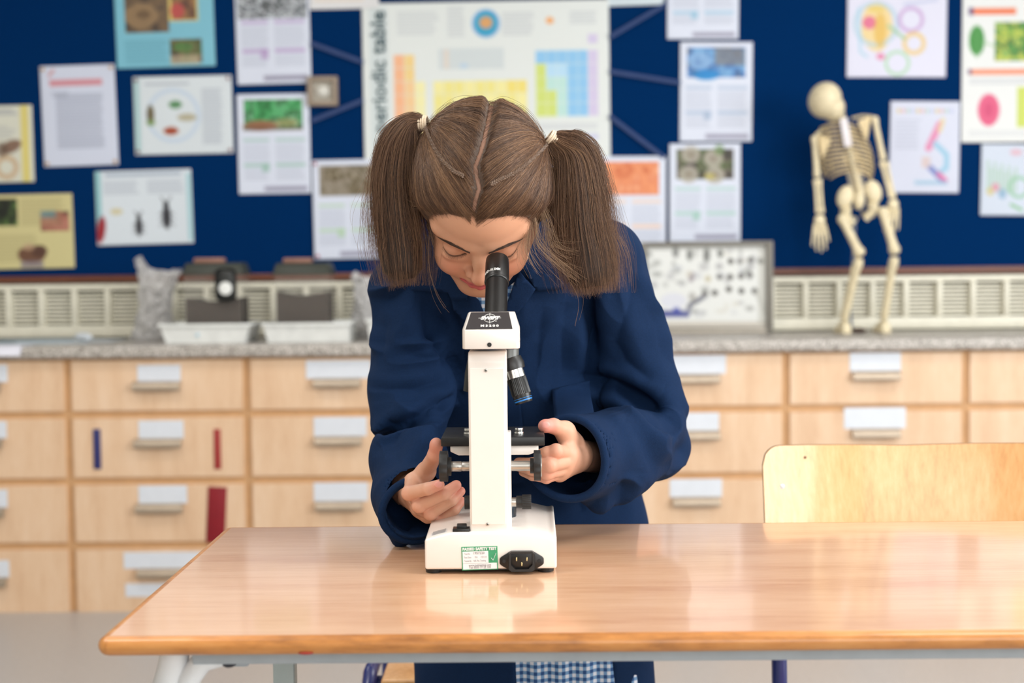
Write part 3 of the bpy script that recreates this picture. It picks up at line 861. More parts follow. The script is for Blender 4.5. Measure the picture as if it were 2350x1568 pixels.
longbone('thigh_bone', (2024, 478), (2055, 582), 15, 10, 17, 0, -.04)
longbone('shin_bone', (1972, 594), (1938, 735), 15, 8, 10, -.06, 0)
longbone('shin_bone', (2053, 590), (2029, 735), 15, 8, 10, -.04, 0)
longbone('calf_bone', (1960, 606), (1931, 732), 6, 4, 7, -.05, .01)
longbone('calf_bone', (2043, 604), (2024, 732), 6, 4, 7, -.03, .01)
for x, y in ((1939, 735), (2029, 735)):
    p = S(x, y)
    B().hull([(p[0] - .016, YS - .035, zt + .001), (p[0] + .016, YS - .035, zt + .001), (p[0] - .014, YS - .03, zt + .035), (p[0] + .014, YS - .03, zt + .035), (p[0] - .012, YS + .02, p[2]), (p[0] + .012, YS + .02, p[2]),
              (p[0] - .028, YS + .085, zt + .001), (p[0] + .028, YS + .085, zt + .001), (p[0] - .02, YS + .08, zt + .014), (p[0] + .02, YS + .08, zt + .014)], .005).build('foot_bones', bone, sk)
B().tube([S(1962, 500, .02), S(1960, 560, .03), S(1950, 700, .05), np.array([S(1955, 745, .06)[0], YS + .06, zt + .004])], .005, 8).build('support_rod', M('grey_rod', (120, 130, 150), 0.4, 0.5), sk)
fc = B().ball((S(1975, 745)[0], YS + .03, zt + .009), (.028, .03, .010), 14).ball((S(1968, 745)[0], YS + .015, zt + .008), (.015, .015, .0085), 10).build('cone_scale', M('dark_brown', (70, 50, 40), 0.7))
tag(fc, 'small dark brown lump on the worktop between the skeleton\'s feet', 'lump')

# ------------------------------------------------------------------ tanks, tubs, bags, papers on the worktop
white_pl = M('white_plastic', (228, 230, 228), 0.4)
clear = M('clear_plastic', (232, 228, 218), 0.08, vary=0.01, alpha=0.05)
soil = M('dark_soil', (40, 24, 19), 0.9, vary=0.35, scale=80, bump=0.8, bscale=120)
lidm = M('dark_lid', (44, 48, 40), 0.5)
def worktop_at(px, Y): return np.array([U(px, 760, Y)[0], Y, zt + 0.0005])
def tub(x0, x1, xt0, xt1, Y, hgt, label):
    a, b = worktop_at(x0, Y), worktop_at(x1, Y)
    c, d = worktop_at(xt0, Y), worktop_at(xt1, Y)
    r = empty('tray', ((a[0] + b[0]) / 2, Y + .12, zt), label, 'tray', 'white trays under the tanks')
    dp = 0.23
    bm = bmesh.new()
    def ring(xa, xb, y0, y1, z): return [bm.verts.new(v) for v in ((xa, y0, z), (xb, y0, z), (xb, y1, z), (xa, y1, z))]
    ins = 0.004
    R = [ring(a[0], b[0], Y + .015, Y + dp - .015, zt + .001), ring(c[0], d[0], Y, Y + dp, zt + hgt), ring(c[0] + ins, d[0] - ins, Y + ins, Y + dp - ins, zt + hgt), ring(a[0] + ins, b[0] - ins, Y + .015 + ins, Y + dp - .015 - ins, zt + .005)]
    for p, q in zip(R, R[1:]):
        for k in range(4): bm.faces.new((p[k], p[(k + 1) % 4], q[(k + 1) % 4], q[k]))
    bm.faces.new(R[0][::-1]); bm.faces.new(R[-1])
    bmesh.ops.recalc_face_normals(bm, faces=bm.faces)
    me = bpy.data.meshes.new('body'); bm.to_mesh(me); bm.free(); me.materials.append(white_pl)
    o = bpy.data.objects.new('body', me); C.objects.link(o); adopt(o, r)
    zz = zt + hgt - .004
    rb = B()
    rb.box(((c[0] + d[0]) / 2, Y - .002, zz), (d[0] - c[0] + .012, .008, .010), .002).box(((c[0] + d[0]) / 2, Y + dp + .002, zz), (d[0] - c[0] + .012, .008, .010), .002)
    rb.box((c[0] - .002, Y + dp / 2, zz), (.008, dp, .010), .002).box((d[0] + .002, Y + dp / 2, zz), (.008, dp, .010), .002).build('rim', white_pl, r)
    return r
YT = 4.70
t1 = tub(378, 560, 366, 572, YT, .066, 'white plastic tray under the soil tank with the round black disc')
B().cyl((U(452, 760, YT)[0], YT + .0065, zt + .03), (U(452, 760, YT)[0], YT + .004, zt + .03), .006, None, 12).build('blue_mark', M('pale_blue_mark', (176, 206, 222), 0.5), t1)
tub(612, 800, 603, 800, YT, .066, 'white plastic tray under the soil tank nearer the girl')
def tank(x0, x1, ys, lab, disc, seed):
    """clear box of soil standing inside its tray, dark lid with a pinkish handle bar"""
    Y0 = YT + .045
    a, b = worktop_at(x0, Y0), worktop_at(x1, Y0)
    z0 = zt + .0065
    z1 = float(U(x0, 633, Y0)[2])
    zs = float(U(x0, ys, Y0)[2])
    xc, w_, dp = (a[0] + b[0]) / 2, b[0] - a[0], .14
    r = empty('soil_tank', (xc, Y0, z0), lab, 'tank', 'soil tanks on the worktop')
    tb = B()
    for s_ in (-1, 1):
        tb.box((xc + s_ * (w_ / 2 - .0015), Y0 + dp / 2, (z0 + z1) / 2), (.003, dp, z1 - z0))
    tb.box((xc, Y0 + .0015, (z0 + z1) / 2), (w_ - .006, .003, z1 - z0)).box((xc, Y0 + dp - .0015, (z0 + z1) / 2), (w_ - .006, .003, z1 - z0)).box((xc, Y0 + dp / 2, z0 + .001), (w_ - .006, dp - .006, .002))
    tb.build('clear_box', clear, r)
    g_ = np.random.default_rng(seed)
    n = 16
    uu = np.linspace(-.5, .5, n)
    top = zs + .012 * np.abs(uu * 2) ** 2 + g_.random(n) * .006
    sb = B()
    poly = [(xc + uu[0] * (w_ - .008), z0 + .003)] + [(xc + u_ * (w_ - .008), t_) for u_, t_ in zip(uu, top)] + [(xc + uu[-1] * (w_ - .008), z0 + .003)]
    sb.prism(poly, Y0 + .004, Y0 + dp - .004)
    sb.build('soil', soil, r)
    l = B().hull([(xc - w_ / 2 - .008, Y0 - .008, z1 + .001), (xc + w_ / 2 + .008, Y0 - .008, z1 + .001), (xc - w_ / 2 - .008, Y0 + dp + .008, z1 + .001), (xc + w_ / 2 + .008, Y0 + dp + .008, z1 + .001),
                  (xc - w_ / 2 + .004, Y0 + .012, z1 + .042), (xc + w_ / 2 - .004, Y0 + .012, z1 + .042), (xc - w_ / 2 + .004, Y0 + dp - .012, z1 + .042), (xc + w_ / 2 - .004, Y0 + dp - .012, z1 + .042)], .005).build('lid', lidm, r)
    B().box((xc - w_ * .12, Y0 + dp / 2, z1 + .050), (w_ * .55, .03, .018), .006).build('handle', M('pink_brown_bar', (150, 108, 92), 0.5), l)
    if disc:
        p = U(518, 662, Y0 - .012)
        d = B().box((p[0], Y0 - .010, p[2] + .012), (.068, .012, .11), .018, 3).build('black_panel', M('black_plastic', (34, 36, 36), 0.4), r)
        B().cyl((p[0], Y0 - .015, p[2]), (p[0], Y0 - .019, p[2]), .022, None, 20, .001).build('white_disc', white_pl, d)
    return r
tank(424, 556, 696, 'clear tank of dark soil with black lid and a black panel with white disc', True, 3)
tank(632, 756, 682, 'clear tank half full of dark soil with black lid, without any disc', False, 4)
# crumpled clear bags
def bag(px0, px1, py_top, Y, label, seed, ear):
    g_ = np.random.default_rng(seed)
    a, b = worktop_at(px0, Y), worktop_at(px1, Y)
    zt1 = float(U(px0, py_top, Y)[2])
    xc, w_ = (a[0] + b[0]) / 2, b[0] - a[0]
    H = zt1 - zt
    bm = bmesh.new()
    n, mrow = 28, 18
    rings = []
    for j in range(mrow):
        t = j / (mrow - 1)
        wj = w_ / 2 * (1.0 - .30 * math.sin(t * math.pi) * .8 + (.0 if t < .9 else .08))
        dj = .055 * (1 - t) ** .7 + .008
        lean = .03 * t
        rings.append([bm.verts.new((xc + lean + wj * math.cos(q) * (1 + g_.normal() * .05), Y + .06 + dj * math.sin(q) + g_.normal() * .006, zt + .002 + H * t * (1 + (ear * .22 * math.exp(-((math.cos(q) + .8) / .3) ** 2) if t > .8 else 0)) + (abs(g_.normal()) * .006 if j else 0)))
                      for q in np.linspace(0, 2 * math.pi, n, endpoint=False)])
    for p, q in zip(rings, rings[1:]):
        for k in range(n): bm.faces.new((p[k], p[(k + 1) % n], q[(k + 1) % n], q[k]))
    bm.faces.new(rings[0][::-1])
    me = bpy.data.meshes.new('clear_bag'); bm.to_mesh(me); bm.free()
    me.materials.append(M('cloudy_bag', (206, 204, 204), 0.25, alpha=0.72))
    o = bpy.data.objects.new('clear_bag', me); C.objects.link(o)
    return tag(o, label, 'bag', 'crumpled bags on the worktop')
bag(288, 388, 626, 4.955, 'tall crumpled cloudy plastic bag beside the tray with the disc tank', 2, 1.0)
bag(788, 872, 640, 4.955, 'crumpled cloudy plastic bag between the tanks and the girl', 5, .3)
tub(848, 1010, 842, 1020, 4.72, .074, 'white plastic tray mostly hidden behind the navy coat')
# loose papers
pm_ = M('grey_white_paper', (206, 212, 218), 0.6)
for i, (x0, x1, Y, dz, rz, colr, lb) in enumerate(((-30, 190, 4.80, 0, 6, (176, 190, 200), 'pale blue sheet at the bottom of the paper pile, beside the frame edge'), (40, 262, 4.86, .0022, -5, (206, 212, 216), 'grey white sheet reaching furthest from the pile on the worktop'),
                                                (-20, 150, 4.90, .0044, 12, (150, 166, 176), 'darker blue grey sheet on top of the paper pile'))):
    a, b = worktop_at(x0, Y), worktop_at(x1, Y)
    o = B().box(((a[0] + b[0]) / 2, Y + .08, zt + .0012 + dz), (b[0] - a[0], .20, .0018), rot=Matrix.Rotation(math.radians(rz), 3, 'Z')).build('paper', M('paper_%d' % i, colr, 0.6))
    tag(o, lb, 'paper', 'papers on the worktop')
p = worktop_at(190, 4.9)
o = B().ball((p[0], 4.9, zt + .020), (.03, .03, .014), 10).ball((p[0] + .02, 4.88, zt + .018), (.02, .02, .012), 8).build('tissue', pm_)
tag(o, 'small white crumpled tissue on the pile of papers', 'tissue')
a, b = U(-40, 786, YC - .05), U(46, 816, YC - .05)
sh = B().hull([(a[0], YC - .033, zt + .002), (b[0], YC - .033, zt + .002), (a[0], YC + .08, zt + .004), (b[0] - .02, YC + .08, zt + .004), (a[0], YC + .08, zt + .001), (b[0], YC - .033, zt + .0005)]).build('paper', M('white_sheet', (226, 226, 238), 0.6))
sh.name = 'paper'
bm = bmesh.new()
prof = [(YC + .10, zt + .0015), (YC + .0, zt + .0015), (YC - .028, zt + .0012), (YC - .036, zt - .006), (YC - .040, zt - .028)]
bpy.data.objects.remove(sh)
pb = B()
for (y0, z0), (y1, z1) in zip(prof, prof[1:]):
    pb.hull([(a[0], y0, z0), (b[0], y0, z0), (a[0], y1, z1), (b[0] - .004, y1, z1), (a[0], y0, z0 + .001), (b[0], y0, z0 + .001), (a[0], y1 - .001, z1 + .0005), (b[0] - .004, y1 - .001, z1 + .0005)])
o = pb.build('paper', M('white_sheet', (226, 226, 238), 0.6))
tag(o, 'white sheet of paper drooping over the front of the worktop at the frame edge', 'paper', 'papers on the worktop')
# ------------------------------------------------------------------ school table
cl, bl = UZ(243, 1460, TZ), UZ(525, 1211, TZ)
TX0 = float((cl[0] + bl[0]) / 2)
TY0, TY1 = float(UZ(1175, 1455, TZ)[1]), float(UZ(1175, 1205, TZ)[1])
TX1 = TX0 + 1.50
tb = empty('school_table', ((TX0 + TX1) / 2, (TY0 + TY1) / 2, 0), 'beech topped school table under the microscope with thick rounded ochre edge and white legs', 'table')
topm = wood('table_laminate', (208, 156, 120), (224, 178, 142), (232, 190, 156), 'X', 5.0, 14.0, 0.30, coat=0.7, streak=0.45)
B().box(((TX0 + TX1) / 2, (TY0 + TY1) / 2, TZ - .009), (TX1 - TX0 - .006, TY1 - TY0 - .006, .018), .0008, 1).build('tabletop', topm, tb)
edgem = wood('ochre_edge', (140, 86, 40), (192, 126, 62), (208, 146, 82), 'X', 5.0, 4.0, 0.35, coat=0.3, streak=0.6)
er = 0.0098
eb = B()
def edge_bar(a, b):
    """bull-nosed lipping"""
    eb.tube([a, b], er, 16)
z_ = TZ - er + .0001
eb.tube([(TX0 + .004, TY0 + .002, z_), (TX1 - .004, TY0 + .002, z_)], er, 16)
eb.tube([(TX0 + .002, TY0 + .004, z_), (TX0 + .002, TY1 - .004, z_)], er, 16)
eb.tube([(TX1 - .002, TY0 + .004, z_), (TX1 - .002, TY1 - .004, z_)], er, 16)
eb.tube([(TX0 + .004, TY1 - .002, z_), (TX1 - .004, TY1 - .002, z_)], er, 16)
for x in (TX0 + .003, TX1 - .003):
    for y in (TY0 + .003, TY1 - .003):
        eb.ball((x, y, z_), (er, er, er), 14)
eb.build('edge_lipping', edgem, tb)
B().ball((float(U(704, 1497, TY0)[0]), TY0 - er * .62, TZ - .0165), (.008, .002, .0016), 10).build('red_mark', M('red_mark', (160, 50, 36), 0.6), tb)
whm = M('white_paint', (222, 224, 226), 0.35)
grm = M('grey_paint', (164, 172, 178), 0.4)
B().box(((TX0 + TX1) / 2, TY0 + .045, TZ - .0285), (TX1 - TX0 - .16, .025, .020), .002).build('front_rail', grm, tb)
B().box(((TX0 + TX1) / 2, TY1 - .045, TZ - .034), (TX1 - TX0 - .16, .025, .030), .002).build('back_rail', grm, tb)
for x in (TX0 + .12, TX1 - .12):
    B().box((x, (TY0 + TY1) / 2, TZ - .034), (.025, TY1 - TY0 - .12, .030), .002).build('side_rail', grm, tb)
for sx, x in ((1, TX0), (-1, TX1)):
    lx = x + sx * .048
    # front leg: fat bent tube splaying out, with a gusset to the rail
    B().tube([(lx + sx * .012, TY0 + .05, TZ - .020), (lx + sx * .008, TY0 + .048, TZ - .045), (lx - sx * .012, TY0 + .046, TZ - .11), (lx - sx * .075, TY0 + .03, .012)], .0155, 18).build('leg', whm, tb)
    gb = B()
    gb.tube([(lx + sx * .060, TY0 + .046, TZ - .032), (lx + sx * .040, TY0 + .046, TZ - .038), (lx + sx * .026, TY0 + .046, TZ - .055), (lx + sx * .016, TY0 + .046, TZ - .09), (lx - sx * .002, TY0 + .044, TZ - .16)], [.012, .012, .0125, .013, .012], 16)
    gb.build('gusset', whm, tb)
    B().cyl((lx - sx * .075, TY0 + .03, .0), (lx - sx * .075, TY0 + .03, .02), .02, .018, 16).build('foot', M('black_rubber', (26, 26, 28), 0.6), tb)
    bx = x + sx * .085
    B().box((bx, TY1 - .05, (TZ - .05) / 2 + .006), (.030, .030, TZ - .06), .004).build('leg', M('grey_green_paint', (164, 176, 176), 0.4), tb)
    B().box((bx, TY1 - .05, .006), (.036, .036, .012), .003).build('foot', M('black_rubber', (26, 26, 28), 0.6), tb)
B().ball((float(U(526, 1528, TY0 + .045)[0]), TY0 + .045, TZ - .0365), (.010, .010, .0085), 14).build('dark_knob', M('dark_knob', (30, 32, 44), 0.4), tb)

# ------------------------------------------------------------------ plywood chairs
plyf = wood('ply_face', (204, 146, 88), (224, 170, 112), (234, 188, 134), 'Z', 4.0, 10.0, 0.32, coat=0.35, streak=0.5)
plye = M('ply_edge', (150, 108, 66), 0.5)
blue = M('blue_tube', (30, 42, 110), 0.3, coat=0.3)
def chair(xc, Yb, ztop, W, label, bolts):
    """Yb: where the backrest stands; the seat points towards the camera, under the table"""
    r = empty('school_chair', (xc, Yb - .2, 0), label, 'chair', 'plywood school chairs')
    H = .215
    n, mrow = 28, 14
    def surf(u, v, off):       # u -1..1 across, v 0..1 up; hollow across, leaning back
        rc = .03
        return np.array([xc + u * W / 2, Yb + .050 - .055 * u * u + .05 * (v - .5) + off, ztop - H + H * v - .008 * (1 - abs(u)) * v])
    # rounded outline
    out = []
    rc = .030
    def corner(cx_, cz_, a0):
        return [(cx_ + rc * math.cos(a), cz_ + rc * math.sin(a)) for a in np.linspace(a0, a0 + math.pi / 2, 7)]
    bm = bmesh.new()
    def prof(xx):             # usable z range at x for the rounded corners
        d = max(0, abs(xx) - (W / 2 - rc))
        return rc - math.sqrt(max(0, rc * rc - d * d))
    us = np.concatenate([np.linspace(-1, -1 + 2 * rc / W, 7), np.linspace(-1 + 2 * rc / W, 1 - 2 * rc / W, 22)[1:-1], np.linspace(1 - 2 * rc / W, 1, 7)])
    grid = {}
    for side, off in ((0, -.005), (1, .005)):
        for i, u in enumerate(us):
            ins = prof(u * W / 2)
            for j in range(mrow):
                v = (ins + (H - 2 * ins) * j / (mrow - 1)) / H
                grid[side, i, j] = bm.verts.new(surf(u, v, off))
    for i in range(len(us) - 1):
        for j in range(mrow - 1):
            bm.faces.new((grid[0, i, j], grid[0, i + 1, j], grid[0, i + 1, j + 1], grid[0, i, j + 1]))
            bm.faces.new((grid[1, i, j], grid[1, i, j + 1], grid[1, i + 1, j + 1], grid[1, i + 1, j]))
        for j, s_ in ((0, 1), (mrow - 1, -1)):
            q = (grid[0, i, j], grid[1, i, j], grid[1, i + 1, j], grid[0, i + 1, j])
            f = bm.faces.new(q); f.material_index = 1
    for i in (0, len(us) - 1):
        for j in range(mrow - 1):
            f = bm.faces.new((grid[0, i, j], grid[0, i, j + 1], grid[1, i, j + 1], grid[1, i, j])); f.material_index = 1
    bmesh.ops.remove_doubles(bm, verts=bm.verts, dist=1e-5)
    bmesh.ops.recalc_face_normals(bm, faces=bm.faces)
    me = bpy.data.meshes.new('backrest'); bm.to_mesh(me); bm.free()
    me.materials.append(plyf); me.materials.append(plye)
    me.polygons.foreach_set('use_smooth', [True] * len(me.polygons)); me.set_sharp_from_angle(angle=.6)
    br = bpy.data.objects.new('backrest', me); C.objects.link(br); adopt(br, r)
    if bolts:
        for (px, py, rad, mt_) in bolts:
            ysf = Yb + .01
            for _ in range(3):
                p = U(px, py, ysf)
                ysf = Yb + .050 - .055 * ((p[0] - xc) / (W / 2)) ** 2 + .05 * ((p[2] - ztop + H) / H - .5) - .005
            B().cyl((p[0], ysf + .003, p[2]), (p[0], ysf - .0016, p[2]), rad, rad * .9, 16, .0006).build('bolt', mt_, br)
    # seat
    zs = ztop - .40
    B().box((xc, Yb - .19, zs), (W * (.90 if bolts else .86), .34, .012), .0055, 3).build('seat', plyf, r)
    hx = W / 2 - (.028 if bolts else .010)
    tr = .0125
    for s_ in (-1, 1):
        # rear upright carries the backrest and runs down to the floor
        B().tube([(xc + s_ * hx, Yb + .048, ztop - .06), (xc + s_ * hx, Yb + .036, ztop - .2), (xc + s_ * hx, Yb + .015, zs - .02), (xc + s_ * (hx + .01), Yb + .05, .012)], tr, 14).build('rear_leg', blue, r)
        B().tube([(xc + s_ * hx, Yb - .01, zs - (.02 if bolts else .0)), (xc + s_ * hx, Yb - .30, zs - (.02 if bolts else .0)), (xc + s_ * (hx + .001), Yb - .322, zs - .024), (xc + s_ * (hx + .004), Yb - .33, zs - .035), (xc + s_ * (hx + .012), Yb - .35, .012)], tr, 14).build('front_leg', blue, r)
        for yy in (Yb + .05, Yb - .35):
            B().cyl((xc + s_ * (hx + .011), yy, 0), (xc + s_ * (hx + .011), yy, .02), .016, .014, 14).build('foot_cap', M('black_rubber', (26, 26, 28), 0.6), r)
    B().tube([(xc - hx, Yb - .05, zs - .02), (xc + hx, Yb - .05, zs - .02)], .010, 12).build('cross_bar', blue, r)
    B().tube([(xc - hx, Yb - .28, zs - .02), (xc + hx, Yb - .28, zs - .02)], .010, 12).build('cross_bar', blue, r)
    return r
YCH = 2.24
wc = (U(1753, 1100, YCH)[0], U(2440, 1100, YCH)[0])
chair((wc[0] + wc[1]) / 2, YCH, float(U(2000, 1031, YCH)[2]) + .004, wc[1] - wc[0], 'empty plywood school chair pushed under the table beside the girl',
      [(1795, 1117, .0046, M('bright_bolt', (236, 238, 236), 0.25, 0.3)), (1848, 1050, .0024, M('dull_rivet', (140, 120, 96), 0.4, 0.5))])
YC2 = 2.69
wc = (U(872, 1100, YC2)[0], U(1456, 1100, YC2)[0])
chair((wc[0] + wc[1]) / 2 - .0, YC2, float(U(2000, 1031, YCH)[2]) + .004, wc[1] - wc[0], 'plywood school chair standing right behind the girl, mostly hidden by her navy coat', None)

# ------------------------------------------------------------------ microscope
cream = M('cream_paint', (238, 231, 224), 0.32, vary=0.015, coat=0.2)
blk = M('black_satin', (20, 20, 21), 0.32)
blk2 = M('black_matte', (26, 26, 27), 0.5)
chrome = M('chrome', (210, 210, 208), 0.18, 1.0)
alu = M('brushed_metal', (190, 186, 180), 0.35, 0.9)
YM = float(UZ(1125, 1318, TZ)[1])              # rear face of the foot
def mx(px, Y=YM): return float(U(px, 1200, Y)[0])
def mz(py, Y=YM, px=1125): return float(U(px, py, Y)[2])
x0, x1 = mx(974), mx(1277)
xc = (x0 + x1) / 2
ms = empty('microscope', (xc, YM + .1, TZ), 'cream school microscope with black eyepiece standing on the beech table', 'microscope')
zb0 = TZ + .006
zA, zB = mz(1238), mz(1222)
DB = .20
# foot: chamfered wedge
poly = [(x0, zb0), (x0, zA), (mx(1036), zB), (mx(1208), zB), (mx(1262), mz(1235)), (x1, mz(1232)), (x1, zb0)]
pts = [(a, YM, b) for a, b in poly]
for a, b in poly:
    top = b > zb0 + .01
    pts.append((a, YM + DB, b + (.006 if top else 0)))
foot = B()
bm = bmesh.new()
F0 = [bm.verts.new((a, YM, b)) for a, b in poly]
F1 = [bm.verts.new((a, YM + DB, b + (.004 if b > zb0 + .01 else 0))) for a, b in poly]
n = len(poly)
bm.faces.new(F0); bm.faces.new(F1[::-1])
for i in range(n): bm.faces.new((F0[i], F1[i], F1[(i + 1) % n], F0[(i + 1) % n]))
bmesh.ops.recalc_face_normals(bm, faces=bm.faces)
bmesh.ops.bevel(bm, geom=list(bm.edges), offset=.0028, segments=3, affect='EDGES', profile=.5, clamp_overlap=True)
foot._merge(bm)
foot.build('base', cream, ms)
for px in (992, 1252):
    for yy in (YM + .016, YM + DB - .02):
        B().cyl((mx(px), yy, TZ + .0002), (mx(px), yy, zb0 + .001), .0095, .0105, 18).build('rubber_foot', blk2, ms)
B().box((xc, YM + DB / 2, zb0 - .0012), (x1 - x0 - .016, DB - .016, .003)).build('bottom_plate', blk2, ms)
# column
cx0, cx1 = mx(1078), mx(1166)
zc1 = mz(808)
cd = .052
cb = B()
cb.prism([(YM + .006, zB - .004), (YM + .006, zc1 - .012), (YM + .009, zc1 - .004), (YM + .016, zc1), (YM + .006 + cd, zc1), (YM + .006 + cd, zB - .004)], cx0, cx1, 'YZ', .0022, 3)
cb.build('column', cream, ms)
B().box(((cx0 + cx1) / 2 - .0005, YM + .0056, (mz(846) + mz(1206)) / 2), (cx1 - cx0 - .0052, .0022, mz(846) - mz(1206)), .0004, 1).build('cover_plate', cream, ms)
B().box((cx1 + .001, YM + .04, (zB + mz(1000)) / 2), (.006, .03, mz(1000) - zB), .001).build('slide_rail', cream, ms)
for py in (851, 1205):
    B().cyl((mx(1119), YM + .0055, mz(py)), (mx(1119), YM + .0036, mz(py)), .0023, .0021, 14, .0003).build('screw', alu, ms)
    B().cyl((mx(1119), YM + .0038, mz(py)), (mx(1119), YM + .0032, mz(py)), .0010, None, 6).build('screw_socket', blk2, ms)
# head
hx0, hx1 = mx(1066), mx(1197)
z0h, z1h, z2h = mz(801), mz(757), mz(716, YM + .03)
yh = YM - .004
hd = B()
hw = (hx1 - hx0)
base_r = [(hx0 + .003, yh, z0h), (hx1 - .003, yh, z0h), (hx1, yh + .010, z0h), (hx1, yh + .078, z0h), (hx0, yh + .078, z0h), (hx0, yh + .010, z0h)]
mid_r = [(a, b, z1h) for a, b, c in base_r]
tx0, tx1 = mx(1084, YM + .03), mx(1176, YM + .03)
top_r = [(tx0, yh + .030, z2h), (tx1, yh + .030, z2h), (hx1 - .006, yh + .038, z2h - .001), (hx1 - .006, yh + .074, z2h - .001), (hx0 + .006, yh + .074, z2h - .001), (hx0 + .006, yh + .038, z2h - .001)]
hd.hull(base_r + mid_r + top_r, .0016, 2)
head = hd.build('head', cream, ms)
B().box(((hx0 + hx1) / 2, yh + .044, mz(786)), (hw + .0006, .069, .0006)).build('seam', M('seam_shadow', (120, 112, 100), 0.7), head)
# black name panel on the slope
slope = Vector((0, .030, z2h - z1h))
sl = slope.length
su = slope.normalized()
nrm = Vector((0, -su.z, su.y))
def on_slope(x, t, off=.0004):
    p = Vector((x, yh, z1h)) + slope * t + nrm * off
    return (p.x, p.y, p.z)
pl = [(mx(1074), .03), (mx(1181), .03), (mx(1173, YM + .03), .97), (mx(1087, YM + .03), .97)]
pn = B().hull([on_slope(a, t, -.0005) for a, t in pl] + [on_slope(a, t, .0006) for a, t in pl]).build('name_panel', M('black_panel_print', (52, 50, 52), 0.45), ms)
def slope_mat(x, t, off=.0009):
    p = Vector(on_slope(x, t, off))
    return Matrix.Translation(p) @ Matrix(((1, 0, 0), (0, su.y, -su.z * -1 * -1), (0, su.z, su.y))).to_4x4()
white_ink = M('white_ink', (236, 234, 230), 0.5)
mxc = mx(1128.5)
text_mesh('lettering', 'SWIFT', .0090, white_ink, pn, slope_mat(mxc, .62), bold=.0004, shear=.25, width=.0235)
text_mesh('lettering', 'M3200', .0056, white_ink, pn, slope_mat(mxc, .19), bold=.00025, spacing=1.5, width=.0215)
text_mesh('lettering', '®', .0026, white_ink, pn, slope_mat(mx(1143), .45))
rb = B()
ctr = slope_mat(mxc, .62)
for k in range(40):
    a0, a1 = 2 * math.pi * k / 40, 2 * math.pi * (k + 1) / 40
    rb.tube([ctr @ Vector((.0072 * math.cos(a0), .0082 * math.sin(a0), 0)), ctr @ Vector((.0072 * math.cos(a1), .0082 * math.sin(a1), 0))], .0003, 6)
rb.tube([ctr @ Vector((0, -.0105, 0)), ctr @ Vector((0, .0105, 0))], .0003, 6)
rb.tube([ctr @ Vector((-.0135, 0, .0001)), ctr @ Vector((.0135, 0, .0001))], .00025, 6)
rb.build('cross_hair_emblem', white_ink, pn)
B().cyl((mx(1128), yh + .001, mz(791)), (mx(1128), yh - .0008, mz(791)), .0027, None, 16).build('screw', blk, ms)
B().cyl((mx(1128), yh - .0006, mz(791)), (mx(1128), yh - .0012, mz(791)), .0011, None, 6).build('screw_socket', M('screw_dark', (70, 68, 66), 0.4, .6), ms)
# eyepiece tube: leans away from the camera towards the girl's eye
e0, e1 = Vector(U(1138, 722, YM + .045)), Vector(U(1141.5, 596, YM + .112))
e2 = e1
ed = (e1 - e0).normalized()
EL = (e1 - e0).length
er0 = 27.0 * (YM + .05) / FPX
B().cyl(e0 - ed * .02, e0 + ed * EL * .62, er0 * .97, er0 * .96, 40).build('eyepiece_tube', blk, ms)
ep = B().tube([e0 + ed * EL * .55, e0 + ed * EL * .555, e0 + ed * EL * .57, e0 + ed * EL * .92, e0 + ed * EL * .985, e0 + ed * EL * 1.0, e0 + ed * EL * .99],
              [er0 * 1.0, er0 * 1.035, er0 * 1.06, er0 * 1.04, er0 * 1.0, er0 * .86, er0 * .7], 44).build('eyepiece', blk, ms)
B().tube([e0 + ed * EL * .572, e0 + ed * EL * .585], [er0 * 1.075, er0 * 1.075], 44).build('eyepiece_ring', M('ring_grey', (60, 60, 60), 0.3, .4), ep)
# lettering wrapped round the eyepiece
tm = text_mesh('lettering', '10XD-18.5MM', .0058, white_ink, ep, Matrix.Identity(4), width=.0245, bold=.0001)
side = Vector((1, 0, 0)); side = (side - ed * side.dot(ed)).normalized()
fr = ed.cross(side); fr = fr if fr.y < 0 else -fr
rr = er0 * 1.062
for v in tm.data.vertices:
    a = (v.co.x - .008) / rr
    v.co = e0 + ed * (EL * .665 + v.co.y) + (side * math.sin(a) + fr * math.cos(a)) * (rr + .0001 + v.co.z)
# nosepiece and objective on the far side of the column
yo = YM + .082
B().cyl(U(1168, 801, yo), U(1168, 822, yo), .0125, None, 28).build('nosepiece_mount', M('grey_metal', (120, 122, 122), 0.35, .7), ms)
o0, o1 = Vector(U(1172, 826, yo)), Vector(U(1203, 925, yo - .006))
od = (o1 - o0).normalized(); OL = (o1 - o0).length
B().tube([o0 - od * .002, o0 + od * OL * .12, o0 + od * OL * .24], [.0135, .0155, .0145], 28).build('turret', M('turret_black', (34, 33, 33), 0.35), ms)
ob = B().tube([o0 + od * OL * .18, o0 + od * OL * .20, o0 + od * OL * .42], [.011, .0125, .0125], 32).build('objective_collar', chrome, ms)
rbm = B()
nr = 36
ring_pts = []
for t, s_ in ((.42, 1), (.44, 1), (.80, 1), (.81, 1), (.98, .94), (1.0, .90)):
    ring_pts.append((t, s_))
bm = bmesh.new()
pu = od.orthogonal().normalized(); pv_ = od.cross(pu)
rings = []
for t, s_ in ring_pts:
    ribbed = .43 < t < .805
    rings.append([bm.verts.new(o0 + od * OL * t + (pu * math.cos(2 * math.pi * k / 72) + pv_ * math.sin(2 * math.pi * k / 72)) * (.0118 * s_ * (1.0 + (.045 if ribbed and k % 2 else 0)))) for k in range(72)])
for p, q in zip(rings, rings[1:]):
    for k in range(72): bm.faces.new((p[k], p[(k + 1) % 72], q[(k + 1) % 72], q[k]))
bm.faces.new(rings[0][::-1]); bm.faces.new(rings[-1])
obj_ = B(); obj_._merge(bm); obj_ = obj_.build('objective', blk, ms, angle=20)
